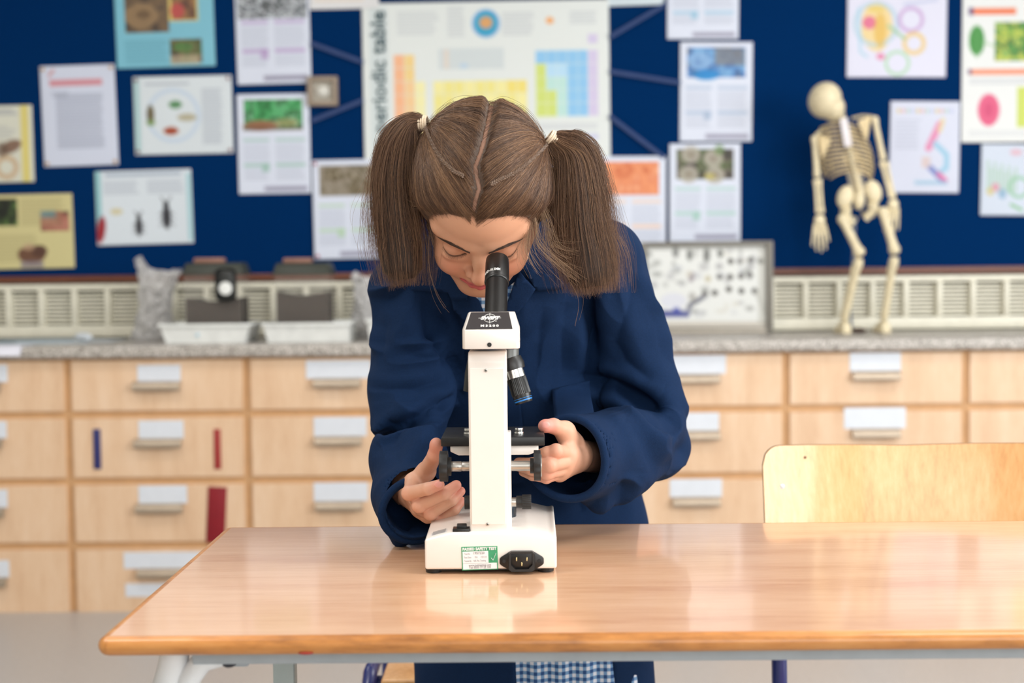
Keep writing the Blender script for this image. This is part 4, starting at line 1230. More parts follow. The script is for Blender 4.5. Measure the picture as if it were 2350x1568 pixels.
B().tube([o0 + od * OL * .925, o0 + od * OL * .955], [.01155, .01135], 40).build('blue_ring', M('blue_ring', (30, 120, 200), 0.35), obj_)
B().tube([o0 + od * OL * .885, o0 + od * OL * .895], [.0118, .0117], 40).build('blue_ring', M('blue_ring', (30, 120, 200), 0.35), obj_)
# second objective hidden on the other side
B().tube([Vector(U(1098, 830, yo)), Vector(U(1088, 860, yo)), Vector(U(1080, 900, yo))], [.014, .012, .0095], 24).build('objective', blk, ms)
# stage
ys0, ys1 = YM + .062, YM + .178
zs_ = float(U(1125, 1004, ys0)[2])
sx0, sx1 = float(U(1012, 1000, ys0)[0]), float(U(1250, 1000, ys0)[0])
sb = B().box(((sx0 + sx1) / 2, (ys0 + ys1) / 2, zs_ - .0055), (sx1 - sx0, ys1 - ys0, .011), .0012, 2)
stg = sb.build('stage', M('stage_black', (22, 22, 23), 0.42), ms)
for px in (1075, 1191):
    p = U(px, 990, ys0 + .03)
    B().cyl((p[0], ys0 + .03, zs_ - .001), (p[0], ys0 + .03, zs_ + .0035), .0062, None, 20, .0006).cyl((p[0], ys0 + .03, zs_ + .0035), (p[0], ys0 + .03, zs_ + .0085), .0054, None, 20, .0006).build('clip_post', chrome, ms)
bx0, bx1 = float(U(1033, 1040, ys0)[0]), float(U(1236, 1040, ys0)[0])
zb1, zb2 = zs_ - .0112, float(U(1125, 1046, ys0)[2])
B().hull([(bx0, ys0 + .006, zb1), (bx1, ys0 + .006, zb1), (bx0, ys1 - .01, zb1), (bx1, ys1 - .01, zb1), (bx0, ys0 + .006, zb1 - .007), (bx1, ys0 + .006, zb1 - .007), (bx0, ys1 - .01, zb1 - .007), (bx1, ys1 - .01, zb1 - .007),
          (bx0 + .010, ys0 + .004, zb2), (bx1 - .012, ys0 + .004, zb2), (bx0 + .010, ys1 - .02, zb2), (bx1 - .012, ys1 - .02, zb2)], .0008).build('stage_bracket', cream, ms)
# focus knobs
yk = YM + .032
def knob(px0, px1, py, rad, seg, inward):
    zc_ = float(U(1125, py, yk)[2])
    xa, xb = float(U(px0, py, yk)[0]), float(U(px1, py, yk)[0])
    k = B()
    poly_ = []
    nn = 24
    for q in range(nn * 3):
        a = 2 * math.pi * q / (nn * 3)
        poly_.append((yk + math.cos(a) * rad * (1 + .035 * math.cos(a * 9)), zc_ + math.sin(a) * rad * (1 + .035 * math.cos(a * 9))))
    k.prism(poly_, xa, xb, 'YZ', .0012, 2)
    return k, xa, xb, zc_
k, xa, xb, zk = knob(1009, 1028, 1070, .0185, 24, 1)
k.cyl((xb, yk, zk), (xb + .004, yk, zk), .0115, None, 24).build('focus_knob', blk2, ms)
kb = B().cyl((xb + .0035, yk, zk), (cx0 - .0105, yk, zk), .0062, None, 24, .0004).cyl((cx0 - .0095, yk, zk), (cx0 + .002, yk, zk), .0058, None, 24, .0004).cyl((cx0 - .0110, yk, zk), (cx0 - .0092, yk, zk), .0052, None, 20)
kb.build('focus_shaft', alu, ms)
B().cyl((cx0 - .0145, yk - .0061, zk), (cx0 - .0145, yk - .0064, zk), .0006, None, 8).build('grub_screw', blk2, ms)
k, xa, xb, zk = knob(1225, 1241, 1070, .0185, 24, -1)
k.cyl((xa - .0045, yk, zk), (xa, yk, zk), .0095, None, 24).build('focus_knob', blk2, ms)
B().cyl((xb - .001, yk, zk), (xb + .0012, yk, zk), .0135, None, 24).build('knob_cap', alu, ms)
B().cyl((cx1 - .002, yk, zk), (xa - .004, yk, zk), .0062, None, 24).build('focus_shaft', alu, ms)
# small lower knobs
for s_, (pa, pb, pc) in ((1, (1166, 1187, 1219)), (-1, (1078, 1078, 1066))):
    zl = float(U(1125, 1153, yk)[2])
    xa, xb, xd = [float(U(q, 1153, yk)[0]) for q in (pa, pb, pc)]
    if s_ > 0:
        B().cyl((xa - .002, yk, zl), (xb, yk, zl), .0055, None, 20, .0004).build('lower_shaft', alu, ms)
        poly_ = [(yk + math.cos(a) * (.0088 + .0004 * math.cos(20 * a)), zl + math.sin(a) * (.0088 + .0004 * math.cos(20 * a))) for a in [2 * math.pi * q / 80 for q in range(80)]]
        B().cyl((xb - .001, yk, zl), (xb + .007, yk, zl), .0076, None, 24).prism(poly_, xb + .006, xd, 'YZ', .0006, 1).build('lower_knob', blk2, ms)
    else:
        B().cyl((xa + .002, yk, zl), (xd, yk, zl), .0085, None, 24, .0006).build('lower_knob', blk2, ms)
# lamp housing below the stage
p = U(1178, 1165, YM + .10)
lz = zB + .004
B().tube([(p[0] - .012, YM + .10, lz - .002), (p[0] - .010, YM + .10, lz + .014), (p[0] - .010, YM + .10, lz + .020)], [.016, .014, .012], 24).build('lamp_housing', M('dark_glass', (40, 50, 60), 0.15, .3), ms)
# rocker switch, safety label, inlet
B().box(((mx(1038) + mx(1077)) / 2, YM + .012, zB + .0012), (mx(1077) - mx(1038), .018, .005), .0008).build('switch_bezel', blk, ms)
B().box(((mx(1045) + mx(1072)) / 2, YM + .014, zB + .0045), (mx(1070) - mx(1047), .010, .006), .0012, rot=Matrix.Rotation(math.radians(10), 3, 'X')).build('rocker_switch', blk2, ms)
# barcode sticker on the left slope
pa, pb = Vector((x0, 0, zA)), Vector((mx(1036), 0, zB))
sd = (pb - pa); sl_ = sd.length; sd.normalize()
snr = Vector((-sd.z, 0, sd.x))
cs = pa + sd * sl_ * .5 + snr * .0004 + Vector((0, YM + .024, 0))
B().box(cs, (sl_ * .62, .030, .0004), rot=Matrix.Rotation(-math.atan2(sd.z, sd.x), 3, 'Y')).build('sticker', M('sticker_white', (214, 212, 210), 0.5), ms)
for q in range(5):
    c2 = cs + Vector((0, -.010 + q * .005, 0)) + snr * .0003
    B().box(c2, (sl_ * .5, .0018, .0003), rot=Matrix.Rotation(-math.atan2(sd.z, sd.x), 3, 'Y')).build('sticker_line', M('sticker_ink', (120, 118, 120), 0.5), ms)
# passed safety test label
grn = M('label_green', (62, 158, 112), 0.5)
lx0, lx1, lz0, lz1 = mx(1058.5), mx(1141.5), mz(1308), mz(1254)
lc = Vector(((lx0 + lx1) / 2, YM, (lz0 + lz1) / 2))
LW, LH = lx1 - lx0, lz1 - lz0
RL = Matrix.Rotation(math.radians(-1.4), 3, 'Y')
lb = B().box((lc.x, YM - .0003, lc.z), (LW, .0006, LH), .0002, 1, rot=RL).build('safety_label', grn, ms)
wi = M('label_white', (240, 240, 240), 0.5)
def lpos(u, v, off): # u,v in 0..1 from upper left
    q = RL @ Vector(((u - .5) * LW, 0, (.5 - v) * LH))
    return lc + q + Vector((0, -off, 0))
for (u0, u1, v0, v1) in ((.03, .74, .20, .72), (.03, .97, .71, .96)):
    B().box(lpos((u0 + u1) / 2, (v0 + v1) / 2, .0008), ((u1 - u0) * LW, .0003, (v1 - v0) * LH), rot=RL).build('label_field', wi, lb)
def ltext(s, u, v, size, mat_, width, bold=0.0):
    mt_ = Matrix.Translation(lpos(u, v, .0011)) @ RL.to_4x4() @ Matrix.Rotation(math.pi / 2, 4, 'X')
    text_mesh('lettering', s, size, mat_, lb, mt_, width=width, bold=bold)
gi = M('grey_ink', (130, 128, 134), 0.6)
fi = M('fine_ink', (176, 176, 180), 0.6)
ltext('PASSED SAFETY TEST', .5, .105, .0046, wi, LW * .94, .00018)
ltext('1957220', .48, .28, .0042, gi, LW * .30)
ltext('Test No', .16, .30, .0030, fi, LW * .16)
ltext('Test Date', .17, .45, .0030, fi, LW * .20)
ltext('04    10/14', .53, .45, .0034, fi, LW * .32)
ltext('Tested By', .17, .60, .0030, fi, LW * .20)
ltext('UK Pat Testing', .50, .60, .0032, fi, LW * .34)
ltext('www.justtesting.com', .50, .79, .0038, gi, LW * .62)
ltext('Tel: 0333 77 22 100', .50, .89, .0036, gi, LW * .60)
tk = B()
tp = [lpos(.82, .50, .0012), lpos(.87, .60, .0012), lpos(.955, .30, .0012)]
tk.tube(tp[:2], .0012, 10, flat=.2).tube(tp[1:], .0012, 10, flat=.2)
tk.build('tick_mark', wi, lb)
# mains inlet
ix, iz = mx(1196.5), mz(1288)
def ii(dx, dz): return (ix + dx, iz + dz)
fl = B().hull([(ix + a, YM + t, iz + b) for a, b in ((-.0265, .003), (-.0265, -.003), (-.0245, .0052), (-.0245, -.0052), (.0265, .003), (.0265, -.003), (.0245, .0052), (.0245, -.0052), (-.0125, .0125), (.0125, .0125), (-.0125, -.0125), (.0125, -.0125)) for t in (.001, -.0022)], .0006).build('mains_inlet', blk, ms)
rim = [(-.0160, .0095), (-.0130, .0125), (.0130, .0125), (.0160, .0095), (.0160, -.0095), (.0130, -.0125), (-.0130, -.0125), (-.0160, -.0095)]
inn = [(-.0128, .0088), (-.0120, .0096), (.0120, .0096), (.0128, .0088), (.0128, -.0040), (.0078, -.0092), (-.0078, -.0092), (-.0128, -.0040)]
bm = bmesh.new()
r0 = [bm.verts.new((ix + a, YM - .0015, iz + b)) for a, b in rim]
r1 = [bm.verts.new((ix + a * .97, YM - .0058, iz + b * .97)) for a, b in rim]
r2 = [bm.verts.new((ix + a, YM - .0058, iz + b)) for a, b in inn]
r3 = [bm.verts.new((ix + a, YM - .0019, iz + b)) for a, b in inn]
for p, q in ((r0, r1), (r1, r2), (r2, r3)):
    for k in range(8): bm.faces.new((p[k], p[(k + 1) % 8], q[(k + 1) % 8], q[k]))
bm.faces.new(r3)
sk_ = B(); sk_._merge(bm); sk_.build('inlet_rim', blk, fl, angle=25)
for dx, dz in ((-.0062, .0030), (.0062, .0030), (0, -.0030)):
    B().box((ix + dx, YM - .0036, iz + dz), (.0016, .0050, .0044), .0003, 1).build('inlet_pin', M('brass_pin', (200, 186, 140), 0.3, .8), fl)
for s_ in (-1, 1):
    B().cyl((ix + s_ * .0212, YM - .0020, iz), (ix + s_ * .0212, YM - .0028, iz), .0026, .0022, 16).build('inlet_screw', M('dark_screw', (44, 44, 44), 0.35, .5), fl)
# ------------------------------------------------------------------ smooth solids (signed distance fields -> one continuous mesh)
class Field:
    def __init__(s, lo, hi, h):
        s.lo, s.h = np.array(lo, float), h
        s.n = np.ceil((np.array(hi, float) - s.lo) / h).astype(int) + 1
        s.ax = [(s.lo[i] + h * np.arange(s.n[i])).astype(np.float32) for i in range(3)]
        s.F = np.full(s.n, 1.0, np.float32)
    def _win(s, c0, c1, pad):
        sl = []
        for i in range(3):
            a = int(np.clip(math.floor((c0[i] - pad - s.lo[i]) / s.h), 0, s.n[i]))
            b = int(np.clip(math.ceil((c1[i] + pad - s.lo[i]) / s.h) + 1, 0, s.n[i]))
            sl.append(slice(a, max(a, b)))
        return tuple(sl)
    def _P(s, w):
        return s.ax[0][w[0]][:, None, None], s.ax[1][w[1]][None, :, None], s.ax[2][w[2]][None, None, :]
    def _mix(s, w, d, k, op):
        A = s.F[w]
        if A.size == 0: return
        if op == 'sub':
            d = -d
            h = np.clip(0.5 - 0.5 * (d - A) / k, 0, 1)
            h = np.clip(0.5 + 0.5 * (d - A) / k, 0, 1)
            s.F[w] = A * (1 - h) + d * h + k * h * (1 - h)
        else:
            h = np.clip(0.5 + 0.5 * (A - d) / k, 0, 1)
            s.F[w] = A * (1 - h) + d * h - k * h * (1 - h)
    def cone(s, a, b, ra, rb, k=0.006, op='add', sq=(1, 1, 1), pad=0.03):
        a, b = np.array(a, float), np.array(b, float)
        r = max(ra, rb) / min(sq)
        w = s._win(np.minimum(a, b) - r, np.maximum(a, b) + r, k + pad)
        X, Y, Z = s._P(w)
        ba = (b - a) * sq
        L = float(ba @ ba) + 1e-12
        x, y, z = (X - a[0]) * sq[0], (Y - a[1]) * sq[1], (Z - a[2]) * sq[2]
        t = np.clip((x * ba[0] + y * ba[1] + z * ba[2]) / L, 0, 1)
        d = np.sqrt((x - t * ba[0]) ** 2 + (y - t * ba[1]) ** 2 + (z - t * ba[2]) ** 2) - (ra + (rb - ra) * t)
        s._mix(w, d.astype(np.float32), k, op); return s
    def chain(s, pts, rs, k=0.006, op='add', sq=(1, 1, 1)):
        for i in range(len(pts) - 1):
            s.cone(pts[i], pts[i + 1], rs[i], rs[i + 1], k, op, sq)
        return s
    def ell(s, c, r, k=0.006, op='add', rot=None, pad=0.03):
        c, r = np.array(c, float), np.array(r, float)
        m = max(r)
        w = s._win(c - m, c + m, k + pad)
        X, Y, Z = s._P(w)
        x, y, z = X - c[0], Y - c[1], Z - c[2]
        if rot is not None:
            R = np.array(rot).T
            x, y, z = (R[0][0] * x + R[0][1] * y + R[0][2] * z, R[1][0] * x + R[1][1] * y + R[1][2] * z, R[2][0] * x + R[2][1] * y + R[2][2] * z)
        k0 = np.sqrt((x / r[0]) ** 2 + (y / r[1]) ** 2 + (z / r[2]) ** 2)
        k1 = np.sqrt((x / r[0] ** 2) ** 2 + (y / r[1] ** 2) ** 2 + (z / r[2] ** 2) ** 2) + 1e-9
        d = k0 * (k0 - 1) / k1
        s._mix(w, d.astype(np.float32), k, op); return s
    def box(s, c, hs, k=0.004, op='add'):
        c, hs = np.array(c, float), np.array(hs, float)
        w = s._win(c - hs, c + hs, k + .03)
        X, Y, Z = s._P(w)
        qx, qy, qz = np.abs(X - c[0]) - hs[0], np.abs(Y - c[1]) - hs[1], np.abs(Z - c[2]) - hs[2]
        d = np.sqrt(np.maximum(qx, 0) ** 2 + np.maximum(qy, 0) ** 2 + np.maximum(qz, 0) ** 2) + np.minimum(np.maximum(qx, np.maximum(qy, qz)), 0)
        s._mix(w, d.astype(np.float32), k, op); return s
    def sample(s, P, F=None):
        F = s.F if F is None else F
        q = (P - s.lo) / s.h
        q = np.clip(q, 0, s.n - 1.001)
        i = q.astype(int); t = q - i
        out = 0
        for dx in (0, 1):
            for dy in (0, 1):
                for dz in (0, 1):
                    wt_ = (t[..., 0] if dx else 1 - t[..., 0]) * (t[..., 1] if dy else 1 - t[..., 1]) * (t[..., 2] if dz else 1 - t[..., 2])
                    out = out + wt_ * F[i[..., 0] + dx, i[..., 1] + dy, i[..., 2] + dz]
        return out
    def nets(s, F=None, smooth=2):
        F = s.F if F is None else F
        neg = F < 0
        n = np.array(F.shape)
        c = np.zeros(n - 1, np.uint8)
        for dx in (0, 1):
            for dy in (0, 1):
                for dz in (0, 1):
                    c += neg[dx:n[0] - 1 + dx, dy:n[1] - 1 + dy, dz:n[2] - 1 + dz]
        act = (c > 0) & (c < 8)
        ii = np.argwhere(act)
        vid = np.full(n - 1, -1, np.int32)
        vid[act] = np.arange(len(ii))
        acc = np.zeros((len(ii), 3)); cnt = np.zeros(len(ii))
        cor = [(dx, dy, dz) for dx in (0, 1) for dy in (0, 1) for dz in (0, 1)]
        val = {q: F[ii[:, 0] + q[0], ii[:, 1] + q[1], ii[:, 2] + q[2]].astype(float) for q in cor}
        for a in cor:
            for ax in range(3):
                if a[ax] == 0:
                    b = list(a); b[ax] = 1; b = tuple(b)
                    va, vb = val[a], val[b]
                    m = (va < 0) != (vb < 0)
                    t = np.where(m, va / np.where(m, va - vb, 1), 0)
                    p = np.array(a, float)[None] + np.zeros((len(ii), 3))
                    p[:, ax] = t
                    acc[m] += p[m]; cnt[m] += 1
        V = s.lo + (ii + acc / np.maximum(cnt, 1)[:, None]) * s.h
        quads = []
        for ax in range(3):
            o1, o2 = [(1, 2), (2, 0), (0, 1)][ax]
            sl0 = [slice(None)] * 3; sl1 = [slice(None)] * 3
            sl0[ax] = slice(0, -1); sl1[ax] = slice(1, None)
            A, Bq = neg[tuple(sl0)], neg[tuple(sl1)]
            e = np.argwhere(A != Bq)
            e = e[(e[:, o1] > 0) & (e[:, o2] > 0) & (e[:, o1] < n[o1] - 1) & (e[:, o2] < n[o2] - 1)]
            inside = A[e[:, 0], e[:, 1], e[:, 2]]
            def cell(d1, d2):
                q = e.copy(); q[:, o1] += d1; q[:, o2] += d2
                return vid[q[:, 0], q[:, 1], q[:, 2]]
            f = np.stack([cell(-1, -1), cell(0, -1), cell(0, 0), cell(-1, 0)], -1)
            f[~inside] = f[~inside][:, ::-1]
            quads.append(f)
        Q = np.concatenate(quads)
        Q = Q[(Q >= 0).all(1)]
        V = relax(V, Q, smooth)
        return V, Q

def relax(V, Q, it, lam=0.5):
    ed = np.concatenate([Q[:, [0, 1]], Q[:, [1, 2]], Q[:, [2, 3]], Q[:, [3, 0]]])
    a = np.concatenate([ed[:, 0], ed[:, 1]]); b = np.concatenate([ed[:, 1], ed[:, 0]])
    cn = np.maximum(np.bincount(a, minlength=len(V)), 1)[:, None]
    for k in range(it):
        for l_ in (lam, -lam * .6):
            av = np.stack([np.bincount(a, V[b, i], len(V)) for i in range(3)], -1) / cn
            V = V + l_ * (av - V)
    return V

def refine(V, Q):
    """split every quad in four"""
    ed = np.sort(np.concatenate([Q[:, [0, 1]], Q[:, [1, 2]], Q[:, [2, 3]], Q[:, [3, 0]]]), 1).astype(np.int64)
    key = ed[:, 0] * len(V) + ed[:, 1]
    uk, inv = np.unique(key, return_inverse=True)
    mid = (V[uk // len(V)] + V[uk % len(V)]) / 2
    fc = V[Q].mean(1)
    n, m, q = len(V), len(uk), len(Q)
    e = (inv + n).reshape(4, q)
    c = n + m + np.arange(q)
    return np.concatenate([V, mid, fc]), np.concatenate([np.stack([Q[:, i], e[i], c, e[i - 1]], -1) for i in range(4)])

def vnormals(V, Q):
    fn = np.cross(V[Q[:, 2]] - V[Q[:, 0]], V[Q[:, 3]] - V[Q[:, 1]])
    N = np.stack([sum(np.bincount(Q[:, j], fn[:, i], len(V)) for j in range(4)) for i in range(3)], -1)
    return N / (np.linalg.norm(N, axis=1, keepdims=True) + 1e-12)

def poly_dist(P2, pts):
    """distance, side (+ left of travel) and run (0..1) of 2-D points to a polyline"""
    pts = np.array(pts, float)
    best = np.full(len(P2), 1e9); side = np.zeros(len(P2)); run = np.zeros(len(P2))
    L = np.concatenate([[0], np.cumsum(np.linalg.norm(np.diff(pts, axis=0), axis=1))])
    for i in range(len(pts) - 1):
        a, b = pts[i], pts[i + 1]
        ba = b - a
        t = np.clip(((P2 - a) @ ba) / (ba @ ba + 1e-12), 0, 1)
        q = P2 - a - t[:, None] * ba
        d = np.hypot(q[:, 0], q[:, 1])
        m = d < best
        best[m] = d[m]
        cr = ba[0] * (P2[:, 1] - a[1]) - ba[1] * (P2[:, 0] - a[0])
        side[m] = np.sign(cr)[m]
        run[m] = ((L[i] + t * (L[i + 1] - L[i])) / L[-1])[m]
    return best, side, run

def vnoise(P, scale, seed):
    g = np.random.default_rng(seed)
    T = g.random((32, 32, 32))
    q = P / scale
    i = np.floor(q).astype(int); t = q - i; t = t * t * (3 - 2 * t)
    out = 0
    for dx in (0, 1):
        for dy in (0, 1):
            for dz in (0, 1):
                w = (t[:, 0] if dx else 1 - t[:, 0]) * (t[:, 1] if dy else 1 - t[:, 1]) * (t[:, 2] if dz else 1 - t[:, 2])
                out = out + w * T[(i[:, 0] + dx) % 32, (i[:, 1] + dy) % 32, (i[:, 2] + dz) % 32]
    return out * 2 - 1

def sstep(x, a, b):
    t = np.clip((x - a) / (b - a), 0, 1)
    return t * t * (3 - 2 * t)

# ------------------------------------------------------------------ the girl: head
girl = empty('person', (float(U(1170, 1000, 2.15)[0]), 2.19, 0), 'girl with two brown hair bunches in a navy lab coat bending to the microscope eyepiece', 'person')
SKIN = attr_mat('skin', 0.48, 0.4, sss=0.12, bump=0.06, bscale=1400)
HS = 1.065
PHI = math.radians(55)
HC = U(1106, 452, 1.862)
ROLLH = math.radians(2.0)
Rl = np.array([[1, 0, 0], [0, -math.cos(PHI), -math.sin(PHI)], [0, -math.sin(PHI), math.cos(PHI)]]).T   # columns: right, forward, up
Rr = np.array(Matrix.Rotation(ROLLH, 3, 'Y'))
RH = Rr @ Rl
def H2W(P): return HC + (np.asarray(P) * HS) @ RH.T
def W2H(P): return ((np.asarray(P) - HC) @ RH) / HS

hf = Field((-.095, -.13, -.140), (.095, .118, .122), .0015)
hf.ell((0, -.014, .024), (.0735, .090, .079), .01)
hf.ell((0, .018, .024), (.064, .064, .064), .02)
hf.ell((0, .020, -.043), (.0605, .059, .076), .02)
hf.ell((0, .058, -.1020), (.019, .017, .0165), .018)
for s_ in (-1, 1):
    hf.cone((s_ * .050, .002, -.052), (s_ * .016, .054, -.105), .019, .013, .02)
    hf.ell((s_ * .033, .056, -.048), (.0225, .021, .024), .016)
    hf.cone((s_ * .047, .054, .010), (s_ * .012, .0745, .004), .010, .0095, .012)
# neck, bending back into the collar
nb0, nb1 = W2H(U(1118, 545, 1.945)), W2H(U(1135, 600, 2.04))
hf.cone((0, -.035, -.045), nb0, .046, .047, .02)
hf.cone(nb0, nb1, .047, .052, .01)
# sockets, lids
for s_ in (-1, 1):
    hf.ell((s_ * .031, .0885, -.009), (.017, .0115, .0095), .011, 'sub')
    hf.ell((s_ * .030, .0635, -.0115), (.0152, .0142, .0125), .004)
    # crease above the lid, line where the lids meet
    hf.chain([(s_ * .0165, .0765, -.006), (s_ * .024, .0800, -.0015), (s_ * .033, .0785, -.0012), (s_ * .044, .0700, -.006)], [.0010] * 4, .0022, 'sub')
lid_line = [(.0165, .0755, -.0135), (.023, .0775, -.0165), (.031, .0772, -.0178), (.038, .0745, -.0165), (.0445, .0690, -.0125)]
for s_ in (-1, 1):
    hf.chain([(s_ * a, b, c) for a, b, c in lid_line], [.0007, .0010, .0010, .0010, .0007], .0018, 'sub')
    hf.ell((s_ * .031, .070, -.024), (.014, .007, .006), .008)
# nose
hf.chain([(0, .0765, .000), (0, .0850, -.018), (0, .0945, -.036)], [.0058, .0064, .0078], .010)
hf.ell((0, .0955, -.0385), (.0090, .0085, .0078), .006)
for s_ in (-1, 1):
    hf.ell((s_ * .0115, .0835, -.0420), (.0062, .0085, .0062), .006)
    hf.ell((s_ * .0062, .0895, -.0490), (.0030, .0042, .0030), .002, 'sub')
# mouth
hf.ell((0, .0650, -.0690), (.0260, .0170, .0190), .010)
for s_ in (-1, 1):
    hf.chain([(s_ * .0225, .0725, -.0665), (s_ * .0120, .0805, -.0655), (s_ * .0045, .0838, -.0640), (0, .0835, -.0650)], [.0020, .0034, .0038, .0036], .003)
    hf.chain([(s_ * .0200, .0730, -.0695), (s_ * .0100, .0800, -.0730), (0, .0822, -.0742)], [.0022, .0042, .0048], .003)
    hf.chain([(s_ * .0250, .0725, -.0665), (s_ * .0120, .0838, -.0688), (0, .0865, -.0692)], [.0014, .0012, .0012], .0018, 'sub')
hf.ell((0, .083, -.0855), (.016, .008, .005), .008, 'sub')
for s_ in (-1, 1):
    hf.ell((s_ * .0745, -.008, -.012), (.0075, .019, .029), .006, rot=Matrix.Rotation(-.2, 3, 'X'))
HV, HQ = hf.nets(smooth=2)
HN = vnormals(HV, HQ)
# pigment
x, y, z = HV.T
col = np.tile(lin((212, 160, 130)), (len(HV), 1))
def tint(m, c, a):
    global col
    m = (np.clip(m, 0, 1) * a)[:, None]
    col = col * (1 - m) + lin(c)[None] * m
def blob(c, r): return np.exp(-(((x - c[0]) / r[0]) ** 2 + ((y - c[1]) / r[1]) ** 2 + ((z - c[2]) / r[2]) ** 2))
for s_ in (-1, 1):
    tint(blob((s_ * .034, .07, -.042), (.020, .03, .018)), (216, 132, 110), .45)
    tint(blob((s_ * .031, .078, -.006), (.016, .02, .006)), (196, 132, 106), .5)
tint(blob((0, .098, -.038), (.010, .012, .010)), (220, 138, 112), .45)
up = np.minimum(poly_dist(np.abs(np.stack([x, z], -1)) * [1, 1], [(.0225, .0665), (.012, .0662), (.0045, .0645), (0, .0655)])[0] * 1, 1)
lo_ = poly_dist(np.stack([np.abs(x), -z], -1), [(.020, .0695), (.010, .0728), (0, .0742)])[0]
up = poly_dist(np.stack([np.abs(x), -z], -1), [(.0225, .0667), (.012, .0662), (.0045, .0650), (0, .0660)])[0]
front = (y > .062)
tint(np.maximum(1 - sstep(up, .0026, .0042), 1 - sstep(lo_, .0036, .0056)) * front, (196, 92, 96), .92)
mo = poly_dist(np.stack([np.abs(x), -z], -1), [(.0245, .0665), (.012, .0688), (0, .0692)])[0]
tint((1 - sstep(mo, .0003, .0014)) * front, (112, 44, 46), .8)
for s_ in (-1, 1):
    tint(blob((s_ * .0062, .0885, -.0495), (.0034, .005, .0032)), (96, 50, 40), .7)
ll = poly_dist(np.stack([np.abs(x), z], -1), [(a, c) for a, b, c in lid_line])[0]
tint((1 - sstep(ll, .0006, .0017)) * (y > .055), (84, 52, 44), .75)
# hair roots: where the hair grows
def hair_q(P):
    X_, Y_, Z_ = P[..., 0], P[..., 1], P[..., 2]
    ax = np.abs(X_)
    q = -.811 * Y_ + .585 * Z_ + .0300
    q = q + .0040 * np.exp(-(ax / .012) ** 2) - .0030 * np.exp(-((ax - .034) / .016) ** 2) + .006 * sstep(ax, .05, .066)
    return q
PART = []
for (a_, b_) in ((1085, 492), (1091, 462), (1100, 432), (1093, 402), (1091, 380), (1104, 345), (1112, 315), (1120, 280), (1126, 248), (1128, 226)):
    o_ = CAM; d_ = U(a_, b_, 1.0) - CAM; d_ = d_ / np.linalg.norm(d_); t_ = 1.60
    for _ in range(60):
        p_ = W2H(o_ + d_ * t_)
        if np.any(np.abs(p_) > .12): t_ += .004; continue
        t_ += (float(hf.sample(p_[None])[0]) - .005) * HS * .8
    p_ = W2H(o_ + d_ * t_)
    PART.append((math.atan2(p_[2], p_[1]), p_[0]))
PART = np.array(sorted(PART))
def part_x(Y_, Z_):
    return np.interp(np.arctan2(Z_, Y_), PART[:, 0], PART[:, 1])
hq = hair_q(HV)
tint(sstep(hq, .0, .012), (186, 142, 122), .7)
tint(sstep(hq, -.003, .011) * (1 - np.exp(-((x - part_x(y, z)) / .0042) ** 2) * .85), (96, 72, 56), .9)
# hair cap: a layer over the scalp, sunk at the parting
GX, GY, GZ = np.meshgrid(*hf.ax, indexing='ij')
G = np.stack([GX, GY, GZ], -1)
gq = hair_q(G)
pd = np.abs(GX - part_x(GY, GZ))
front_top = (GZ > -.02)
th = np.where(gq > 0, .0078 * sstep(gq, -.002, .034), gq * .3).astype(np.float32)
th = np.where((th > 0) & front_top, th * (.30 + .70 * sstep(pd, .0010, .0110)), th)
HF = (hf.F - th).astype(np.float32)
CV, CQ = hf.nets(HF, 2)
cth = np.clip(hair_q(CV), -1, 1)
cpd = np.abs(CV[:, 0] - part_x(CV[:, 1], CV[:, 2]))
bald = (cpd < .0034) & (CV[:, 2] > -.02)
keep = (cth[CQ] > .0060).all(1) & ~bald[CQ].all(1) & ~((CV[CQ][:, :, 2] < -.085).any(1))
CQ = CQ[keep]
used, inv = np.unique(CQ, return_inverse=True)
CV, CQ = CV[used], inv.reshape(-1, 4)

# ------------------------------------------------------------------ hands
def hand(lo, hi, build):
    f = Field(lo, hi, .0011)
    build(f)
    return f.nets(smooth=2)
def pu_(p): return U(p[0], p[1], p[2])
def fingers(f, lst, rads):
    for pts, r in zip(lst, rads):
        P = [pu_(p) for p in pts]
        f.chain(P, [r[0], r[1], r[2], r[3]], .0022)
        # soft knuckle pads
        f.ell(P[1], (r[1] * 1.06,) * 3, .003)
LH_f = [[(948, 1106, 1.835), (939, 1132, 1.792), (982, 1122, 1.768), (1008, 1113, 1.764)],
        [(948, 1140, 1.838), (962, 1160, 1.790), (1018, 1134, 1.778), (1047, 1114, 1.782)],
        [(960, 1168, 1.838), (988, 1178, 1.796), (1036, 1148, 1.786), (1057, 1128, 1.792)],
        [(982, 1184, 1.838), (1010, 1195, 1.806), (1044, 1170, 1.800), (1060, 1150, 1.806)]]
LH_r = [(.0092, .0090, .0080, .0068), (.0094, .0090, .0080, .0066), (.0090, .0086, .0076, .0062), (.0080, .0076, .0066, .0055)]
LT = [(955, 1120, 1.865), (978, 1082, 1.835), (998, 1045, 1.800), (1001, 1022, 1.793)]
def build_left(f):
    f.chain([U(930, 1130, 1.935), U(945, 1125, 1.875)], [.021, .0215], .01, sq=(1, 1, 1))
    for p in LH_f: f.cone(U(948, 1128, 1.868), pu_(p[0]), .0175, .0105, .010)
    fingers(f, LH_f, LH_r)
    f.chain([pu_(p) for p in LT], [.0135, .0112, .0092, .0078], .004)
    f.ell(pu_(LT[3]), (.0080, .0075, .0095), .003)
    f.cone(pu_(LT[1]), pu_(LH_f[0][0]), .009, .009, .010)
    n_ = U(1006, 1112, 1.7575)
    f.ell(n_, (.0048, .0012, .0040), .0008)
LHV, LHQ = hand(U(890, 1215, 1.72) - np.array([0, 0, .02]), U(1085, 985, 1.95) + np.array([.02, 0, .01]), build_left)
